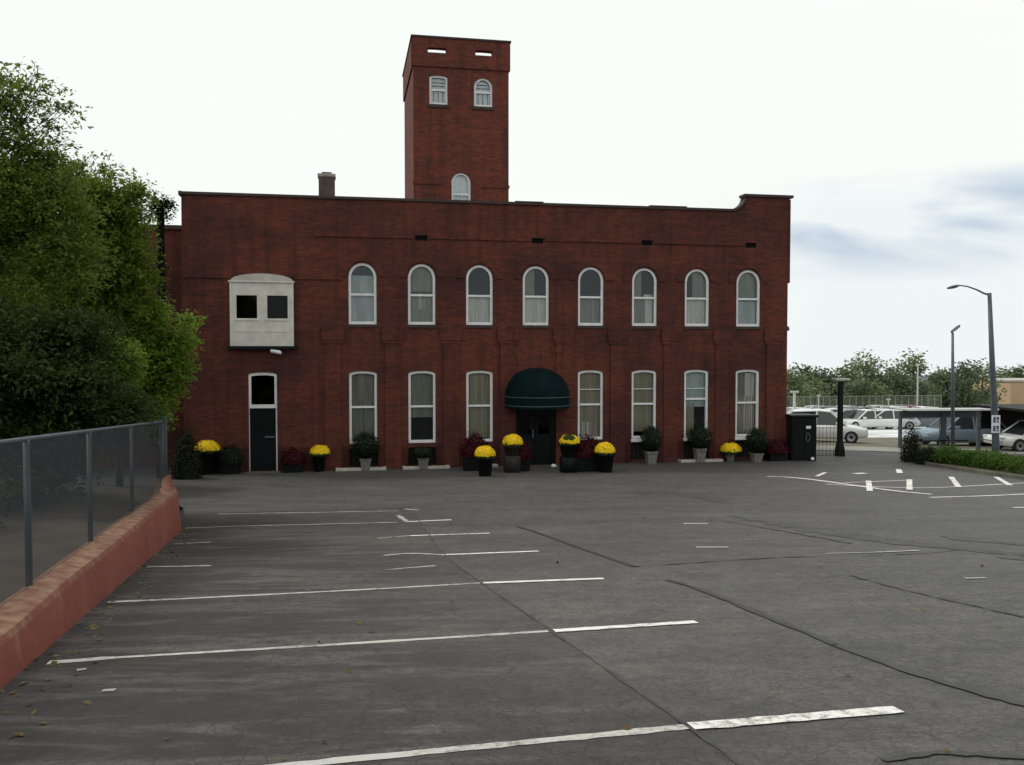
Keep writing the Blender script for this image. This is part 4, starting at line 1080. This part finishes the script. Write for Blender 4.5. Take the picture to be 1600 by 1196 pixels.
# sign board on the pole
c = at(1556, 663, Y-.22); sg = empty('notice_sign', c, 0, 'white upright notice sign with dark blue marks strapped to the street lamp', 'sign')
MB().box(-.19, .19, -.015, .015, -.40, .40, .004).build('board', M['white'], sg)
mb = MB()
for r_ in range(2):
    z = .20-r_*.40
    mb.box(-.13, -.02, -.022, -.017, z-.13, z+.13); mb.box(.02, .13, -.022, -.017, z-.02, z+.13); mb.box(.02, .13, -.022, -.017, z-.13, z-.06)
M['signblue'] = simple('sign_blue', (.06, .07, .16), .5); mb.build('marks', M['signblue'], sg)
MB().box(-.03, .03, .016, .21, -.03, .03).build('bracket', M['steel'], sg)
# second, slimmer lamp
p = G(1489, 711); b0 = Vector(p); Y = b0.y
s2 = empty('street_lamp', p, 0, 'slim grey lamp post with one small tilted head behind the shelter roof', 'street lamp')
tp = at(1488.5, 520, Y)-b0
MB().tube([(0, 0, -.2), tp*.6, tp], [.085, .07, .05], 10).build('pole', M['steel'], s2, True)
hc = at(1493, 514, Y)-b0
mb = MB(); mb.lathe([(.03, -.25), (.13, -.2), (.17, .0), (.14, .18), (.04, .24)], n=12); mb.v = [(hc.x+z*.75+x*.2, hc.y+y, hc.z+x*.55+z*.55) for x, y, z in mb.v]; mb.build('lamp_head', M['lampgrey'], s2, True)

# bus shelter
YS = 41.5
def sx(px): return at(px, 640, YS).x
x0, x1 = sx(1407), sx(1548); gl_ = gz((x0+x1)/2, YS); zr = at(1480, 640, YS).z
bs = empty('bus_shelter', ((x0+x1)/2, YS, gl_), R(4), 'open glass shelter with flat pale edged roof behind the hedge', 'shelter')
w2 = (x1-x0)/2; h_ = zr-gl_
mb = MB(); mb.loft([[(x, -.7, h_-.02), (x, -.7, h_+.04), (x, .8, h_+.02), (x, .8, h_-.02), (x, .0, h_-.03)] for x in (-w2, -w2+.02, w2-.02, w2)]); mb.build('roof', M['palepost'], bs)
MB().box(-w2-.02, w2+.02, -.74, -.703, h_-.01, h_+.07, .005).build('fascia', M['white'], bs)
pxs = (sx(1416), sx(1486), sx(1545))
for q in pxs:
    r_ = .12 if abs(q-sx(1486)) < .01 else .05
    MB().box(q-(x0+x1)/2-r_, q-(x0+x1)/2+r_, .55, .75, -.2, h_-.10, .01).build('post', M['lampgrey'], bs)
for a, b in zip(pxs, pxs[1:]):
    MB().box(a-(x0+x1)/2+.13, b-(x0+x1)/2-.13, .64, .655, .35, h_-.42).build('glass_panel', M['glass_clear'], bs)
    MB().box(a-(x0+x1)/2+.12, b-(x0+x1)/2-.12, .61, .69, h_-.42, h_-.05).build('header', M['lampgrey'], bs)
MB().box(-1.0, 1.2, .1, .45, .42, .48, .01).build('bench', M['black'], bs)
# dark carport at the right edge
xa, xb = at(1562, 640, 43.5).x, at(1760, 640, 43.5).x; gc = gz((xa+xb)/2, 43.5); hc = at(1580, 637, 43.5).z-gc
cp = empty('carport', ((xa+xb)/2, 43.5, gc), R(4), 'dark open carport with deep brown beam at the right edge', 'carport')
wc = (xb-xa)/2
MB().box(-wc, wc, -2.2, 2.6, hc-.10, hc+.02, .01).build('roof', M['pot_black'], cp); MB().box(-wc-.03, wc+.03, -2.26, -2.203, hc-.36, hc+.05, .01).build('beam', M['black'], cp)
MB().box(-wc-.03, wc+.03, 2.62, 2.70, -.2, hc-.11, .01).build('back_wall', M['pot_brown'], cp)
for q in (-wc+.12, 0, wc-.12): MB().box(q-.13, q+.13, -2.15, -1.9, -.2, hc-.11, .01).build('post', M['black'], cp)

# ------------------------------------------------------------------ cars
def make_car(loc, rz, paint_, label, group=None, suv=False, cat='car'):
    t = empty('parked_car', loc, rz, label, cat, group); Ls = 4.5; hw = .88
    hr = 1.68 if suv else 1.46; bz = .95 if suv else .84
    st = [(-2.2, .42, .62, .72), (-2.15, .34, .74, .80), (-1.6, .26, bz-.08, .87), (-.9, .22, bz, .89), (.3, .22, bz, .90), (1.3, .24, bz+.02, .89), (1.95, .30, bz+.02, .86), (2.2, .36, bz-.08, .80), (2.25, .45, .66, .76)]
    rings = []
    for x, zb, zt, w in st:
        rings.append([(x, -w*.92, zb), (x, -w, zb+.10), (x, -w, zt-.14), (x, -w*.93, zt-.03), (x, -w*.75, zt), (x, w*.75, zt), (x, w*.93, zt-.03), (x, w, zt-.14), (x, w, zb+.10), (x, w*.92, zb)])
    MB().loft(rings).build('body', paint_, t, True)
    gs = [(-1.15, .0, .80), (-.35, .94, .66), (.2, 1.0, .66), (1.2 if not suv else 1.55, .90, .64), (1.95 if not suv else 2.1, .0, .78)]
    rings = []
    for x, k, w in gs:
        z1 = bz-.02+(hr-bz)*k
        wt = w if k else .78
        rings.append([(x, -.80, bz-.03), (x, -wt, z1), (x, -wt*.9, z1+.02*k), (x, wt*.9, z1+.02*k), (x, wt, z1), (x, .80, bz-.03)])
    MB().loft(rings).build('glasshouse', M['carglass'], t)
    rr = []
    for x, k, w in gs[1:4]:
        z1 = bz-.02+(hr-bz)*k; rr.append([(x, -w-.02, z1-.02), (x, -w*.85, z1+.045), (x, w*.85, z1+.045), (x, w+.02, z1-.02)])
    rf = MB(); rf.loft(rr)
    for s in (-1, 1):
        for xa, ka, wa, xb_, kb, wb in ((gs[0][0], 0, .80, gs[1][0], gs[1][1], .67), (gs[4][0], 0, .79, gs[3][0], gs[3][1], .65), (.35, 0, .81, .30, 1.0, .67)):
            rf.tube([(xa, s*wa, bz-.02), (xb_, s*(wb+.01), bz-.02+(hr-bz)*kb)], .045, 6)
    rf.build('roof', paint_, t)
    for x in (-1.38, 1.42):
        for s in (-1, 1):
            mb = MB(); mb.lathe([(.20, -.10), (.30, -.11), (.335, -.07), (.335, .07), (.30, .11), (.20, .10)], n=20); mb.v = [(x+a, s*.80+c, .335+b) for a, b, c in mb.v]
            wlh = mb.build('wheel', M['tyre'], t, True)
            mb = MB(); mb.lathe([(.05, -.06), (.21, -.08), (.21, .08), (.05, .06)], n=10); mb.v = [(x+a, s*.835+c, .335+b) for a, b, c in mb.v]; mb.build('rim', M['rim'], wlh)
    for s in (-1, 1):
        MB().box(-2.19, -2.0, s*.62-.16, s*.62+.16, .62, .74, .02).build('headlight', M['headlight'], t); MB().box(2.12, 2.262, s*.64-.12, s*.64+.12, .66, .84, .02).build('taillight', M['taillight'], t)
        MB().box(-.78, -.62, s*.98-.1, s*.98+.1, bz+.02, bz+.16, .02).build('mirror', paint_, t)
    return t
p = G(1500, 704); p = Vector((at(1498, 700, 46.5).x, 46.5, 0)); p.z = gz(p.x, p.y)
suv = make_car(p, R(6), M['car_silver'], 'silver blue estate car parked behind the glass shelter', 'cars parked beyond the hedge', True)
p = Vector((at(1618, 700, 42.8).x, 42.8, 0)); p.z = gz(p.x, p.y)
make_car(p, R(4), M['car_white'], 'white saloon car cut by the right edge, under the dark carport', 'cars parked beyond the hedge')
p = Vector((at(1286, 690, 47).x, 47.0, 0)); p.z = gz(p.x, p.y)
make_car(p, R(160), M['car_white'], 'white hatchback seen between the dark cabinet and the pillar lamp', 'cars parked beyond the hedge', True)
FG = 'cars far off in the pale lot'
protos = {}
far = [(1262, 66, 'dark', 12, 'dark car far off just right of the mill corner'), (1338, 62, 'white', -4, 'white car far off in the pale lot, right of the pillar lamp'), (1372, 70, 'grey', 8, 'grey car behind the white cars in the middle of the pale lot'),
       (1396, 60, 'white', 3, 'white car just left of the loose dark shrub'), (1300, 72, 'white', -10, 'white car showing behind the pillar lamp'), (1344, 78, 'dark', 5, 'dark car in the back row of the pale lot'),
       (1392, 80, 'white', 5, 'white car in the back row left of the shelter roof'), (1240, 78, 'white', 4, 'white car in the back row touching the mill edge'), (1282, 84, 'grey', 6, 'grey car in the back row left of the pillar lamp'),
       (1430, 66, 'grey', 0, 'grey car seen through the left end of the shelter'), (1366, 86, 'white', 0, 'white car farthest back below the wire fence'), (1420, 84, 'red', 0, 'dark red car in the back row under the shelter eave'), (1318, 86, 'white', 0, 'white car in the farthest row right of the pillar lamp')]
far += [(1254, 70, 'white', 6, 'white car in the middle row just beyond the dark cabinet'), (1326, 67, 'dark', -8, 'dark car just right of the pillar lamp in the pale lot'), (1352, 66, 'white', 12, 'white car in the second row midway between pillar lamp and shelter'), (1384, 66, 'white', -6, 'white car in the second row near the loose dark shrub'),
        (1404, 72, 'dark', 9, 'dark car in the third row near the left end of the shelter'), (1330, 80, 'grey', 7, 'grey car in the fourth row right of the pillar lamp'), (1270, 88, 'white', 3, 'white car in the last row above the dark cabinet'), (1294, 88, 'dark', -5, 'dark car in the last row just left of the pillar lamp'), (1440, 76, 'white', 4, 'white car glimpsed through the left glass of the shelter'), (1404, 88, 'grey', 4, 'grey car in the last row left of the tall pale pole')]
far = [f for f in far if f[1] >= 66]
for px, Y, c_, a, lab in far:
    x = at(px, 660, Y).x; l_ = (x, Y, gz(x, Y)+.012)
    if c_ not in protos:
        protos[c_] = o = make_car(l_, R(a), M['car_'+c_], lab, FG)
    else:
        o = copy_tree(protos[c_]); o.location = l_; o.rotation_euler = (0, 0, R(a)); o['label'] = lab

# wire gate by the corner, far wire fence and pale posts
p0, p1 = G(1268, 716), G(1308, 715)
gt = empty('wire_gate', p0, 0, 'thin wire gate between the dark cabinet and the pillar lamp', 'gate'); d = p1-p0
mb = MB()
for z in (.1, .6, 1.15): mb.tube([(0, 0, z), (d.x, d.y, z+d.z)], .012, 5)
for k in range(8): mb.tube([(d.x*k/7, d.y*k/7, .05), (d.x*k/7, d.y*k/7, 1.2)], .008, 5)
mb.build('bars', M['black'], gt)
Yf = 92
xa, xb = at(1225, 640, Yf).x, at(1470, 640, Yf).x; o0 = on((xa+xb)/2, Yf)
wf = empty('wire_fence', o0, 0, 'long pale wire fence closing the far side of the pale lot', 'fence')
mb = MB(); n = 24; vs = []
for k in range(n+1):
    x = xa+(xb-xa)*k/n; g = gz(x, Yf); vs += [(x-o0.x, 0, g-o0.z), (x-o0.x, 0, g+2.3-o0.z)]
mb.add(vs, [(2*k, 2*k+2, 2*k+3, 2*k+1) for k in range(n)]); mb.build('wire_mesh', M['wire'], wf)
for k in range(n+1):
    x = xa+(xb-xa)*k/n; g = gz(x, Yf)-o0.z
    MB().tube([(x-o0.x, -.05, g-.1), (x-o0.x, -.05, g+2.4)], .035, 6).build('post', M['farpost'], wf)
mb = MB(); mb.tube([(xa-o0.x, -.05, gz(xa, Yf)+2.35-o0.z), (xb-o0.x, -.05, gz(xb, Yf)+2.35-o0.z)], .028, 6); mb.build('top_rail', M['farpost'], wf)
for px, yt, Y, r_, lab in ((1241, 612, 75, .14, 'thick pale green post next to the mill edge'), (1279, 618, 80, .06, 'thin white mast in the pale lot left of the pillar lamp'), (1388, 624, 80, .07, 'white post in the pale lot left of the shelter roof'), (1433, 570, 84, .08, 'tall pale pole rising in front of the trees above the shelter roof')):
    x = at(px, 650, Y).x; g = on(x, Y); z = at(px, yt, Y).z
    mb = MB(); mb.tube([(0, 0, -.1), (0, 0, z-g.z)], [r_, r_*.8], 8); mb.box(-r_*2.4, r_*2.4, -r_, r_, z-g.z-.1, z-g.z+.05)
    o = mb.build('post', M['palepost']); o.location = g; tag(o, lab, 'post', 'pale posts in the far lot')
# tan building at the right edge, far
Y = 120; xa, xb = at(1577, 610, Y).x, at(1720, 610, Y).x; g = gz(xa, Y); zt = at(1577, 597, Y).z
tb = empty('tan_building', ((xa+xb)/2, Y, g), R(3), 'plain tan flat roofed building far off at the right edge', 'building'); w_ = (xb-xa)/2
MB().box(-w_, w_, 0, 9, -1, zt-g, .02).build('wall', M['tan'], tb); MB().box(-w_-.15, w_+.15, -.15, 9.15, zt-g+.002, zt-g+.25, .02).build('roof', M['stone'], tb)
for k in range(4): MB().box(-w_+2.0+k*2.6, -w_+3.1+k*2.6, -.03, .05, 1.4, 2.9).build('window', M['carglass'], tb)

# ------------------------------------------------------------------ far trees and hills
def far_tree(name, loc, h, wd, mat, label, n=1100, trunk_vis=.25, leaf=.42):
    t = empty(name, loc, random.uniform(0, 6), label, 'tree', 'trees beyond the far lot')
    lob = []; MB().tube([(0, 0, -.2), (.1, 0, h*.4), (0, .1, h*.8)], [.22, .16, .05], 7).build('trunk', M['bark'], t, True)
    for k in range(9):
        a = random.uniform(0, 6.28); q = random.uniform(.1, .62)*wd; z = h*random.uniform(trunk_vis, .9)
        s = (1-.5*abs(z/h-.55)); lob.append((np.array((q*math.cos(a)*s, q*math.sin(a)*s, z)), np.array((wd*.42, wd*.42, h*.16))*random.uniform(.7, 1.2), n//9//5))
    link('crown', leaf_mesh('crown', sprays(lob, 6, leaf, .7, .6)), mat, t); return t
def fx(px, Y): x = at(px, 650, Y).x; return (x, Y, gz(x, Y))
FT = [(1240, 104, 592, 3.0, 'a', 'pale green bushy tree next to the mill edge'), (1263, 112, 581, 2.6, 'b', 'dark pointed tree second from the mill edge'), (1290, 106, 588, 3.0, 'b', 'dark tree left of the pillar lamp'), (1322, 104, 583, 3.0, 'a', 'light tree right behind the pillar lamp head'),
      (1352, 118, 568, 3.0, 's', 'sparse taller tree with a flat open top'), (1385, 106, 584, 3.0, 'b', 'dark dense tree between the two sparse ones'), (1428, 112, 567, 3.4, 's', 'tall light tree above the left end of the shelter roof'), (1408, 100, 592, 2.6, 'b', 'small dark tree below the tall light one'),
      (1462, 118, 590, 2.8, 'a', 'light low tree left of the slim lamp post'), (1478, 108, 588, 2.6, 'b', 'dark low tree touching the slim lamp post'), (1512, 104, 575, 2.8, 'b', 'round dark tree between the two lamp posts'), (1535, 118, 586, 2.8, 'a', 'pale tree left of the tall street lamp'),
      (1568, 135, 588, 3.0, 'a', 'hazy tree right of the tall street lamp'), (1592, 140, 580, 3.0, 'b', 'far tree behind the tan building'), (1625, 130, 585, 3.0, 'a', 'far tree outside the right edge'), (1222, 116, 588, 3.0, 'b', 'dark tree mostly hidden by the mill edge'), (1340, 98, 604, 2.4, 'b', 'low dark bushy tree right of the pillar lamp'), (1445, 98, 606, 2.4, 'b', 'low bushy tree just above the shelter roof'), (1275, 97, 606, 2.4, 'a', 'low pale bushy tree behind the wire fence'), (1375, 97, 608, 2.2, 'a', 'low pale bush tree left of the shelter roof')]
fp = {}
for px, Y, yt, wd, kd, lab in FT:
    l_ = fx(px, Y); h = (at(px, yt-(4 if kd != 's' else 6), Y).z-l_[2])*1.12
    if kd not in fp:
        o = far_tree('far_tree', l_, h, wd, M['far_b' if kd == 'b' else 'far_a'], lab, 1500 if kd != 's' else 700, .12 if kd != 's' else .45); fp[kd] = (o, h, wd)
    else:
        o = copy_tree(fp[kd][0]); o.location = l_; o['label'] = lab; q = h/fp[kd][1]; r_ = wd/fp[kd][2]*.5+.5*q
        o.scale = (r_, r_, q); o.rotation_euler = (0, 0, random.uniform(0, 6.28))
# far wood as one mass behind
lob = []
for k in range(60):
    x = 25+k*2.4; Y = random.uniform(150, 175); lob.append((np.array((x, Y, gz(x, Y)+2.0)), np.array((2.4, 2.4, 2.0+random.uniform(0, 1.2))), 60))
o = link('far_wood', leaf_mesh('far_wood', sprays(lob, 5, .7, 1.0, .6)), M['far_b']); o['kind'] = 'stuff'; tag(o, 'continuous belt of far trees behind the single ones', 'wood')
# hills
vs = []; n = 60
for j in range(6):
    for i in range(n+1):
        x = -500+i*30; y = 850+j*60; h = [0, .6, 1, .9, .5, 0][j]*(3+2.5*math.sin(i*.31)+1.5*math.sin(i*.83+1)+7*sm((i-28)/12)); vs.append((x, y, gz(x, y)+h-1))
mb = MB(); mb.add(vs, [(j*(n+1)+i, j*(n+1)+i+1, (j+1)*(n+1)+i+1, (j+1)*(n+1)+i) for j in range(5) for i in range(n)]); o = mb.build('hills', M['hill'], None, True); o['kind'] = 'structure'

# ------------------------------------------------------------------ light
SUN_EL, SUN_AZ = R(55), R(-72)            # azimuth measured from +Y towards +X: sun veiled by cloud, high on the left
w = bpy.data.worlds.new('World'); scene.world = w; w.use_nodes = True; nt = w.node_tree
bg = nt.nodes['Background']; bg.inputs['Strength'].default_value = .1
sky = N(nt, 'ShaderNodeTexSky', sky_type='NISHITA'); sky.sun_disc = False; sky.sun_elevation = SUN_EL; sky.sun_rotation = SUN_AZ; sky.air_density = 1.2; sky.dust_density = 2
co = N(nt, 'ShaderNodeTexCoord').outputs['Generated']
sx_ = N(nt, 'ShaderNodeSeparateXYZ'); L(nt, co, sx_.inputs[0])
el = sx_.outputs['Z']
cl = noise(nt, mapped(nt, co, (2.0, 2.0, 6.5)), 1.5, 4, .5, .3)
cl2 = noise(nt, mapped(nt, co, (6, 6, 18)), 1.3, 5, .6, .2)
mixn = math_(nt, 'ADD', math_(nt, 'MULTIPLY', cl, .85), math_(nt, 'MULTIPLY', cl2, .15))
right = ramp(nt, sx_.outputs['X'], .20, .33)
low = ramp(nt, el, .150, .185, (1, 1, 1, 1), (0, 0, 0, 1))
high = ramp(nt, el, .07, .12)
zone = math_(nt, 'MULTIPLY', right, low)
fac = math_(nt, 'MULTIPLY', math_(nt, 'MULTIPLY', zone, high), ramp(nt, mixn, .45, .565))
soft = mix(nt, ramp(nt, mixn, .35, .65), (9.5, 9.95, 9.55), (9.8, 10.1, 9.8))
cloud = mix(nt, math_(nt, 'MULTIPLY', zone, .6), soft, (8.3, 8.9, 9.3))
cloud = mix(nt, fac, cloud, (5.1, 6.2, 7.7))
colr = mix(nt, math_(nt, 'SUBTRACT', .98, math_(nt, 'MULTIPLY', fac, .15)), sky.outputs[0], cloud)
L(nt, colr, bg.inputs['Color'])
sun = bpy.data.lights.new('sun', 'SUN'); sun.energy = 1.5; sun.angle = R(14); sun.color = (1, .96, .90)
so = bpy.data.objects.new('sun', sun); COL.objects.link(so)
dv = Vector((math.sin(SUN_AZ)*math.cos(SUN_EL), math.cos(SUN_AZ)*math.cos(SUN_EL), math.sin(SUN_EL)))
so.rotation_euler = dv.to_track_quat('Z', 'Y').to_euler(); so.location = dv*40

cam = bpy.data.cameras.new('camera'); cam.sensor_width = 36; cam.lens = 36*F/1600; cam.clip_end = 4000; cam.clip_start = .05
co_ = bpy.data.objects.new('camera', cam); COL.objects.link(co_); co_.location = (0, 0, EYE); co_.rotation_euler = (R(90)-PT, 0, 0); scene.camera = co_
vs_ = scene.view_settings; vs_.view_transform = 'Standard'; vs_.look = 'None'; vs_.exposure = 0; vs_.gamma = 1; vs_.use_curve_mapping = False
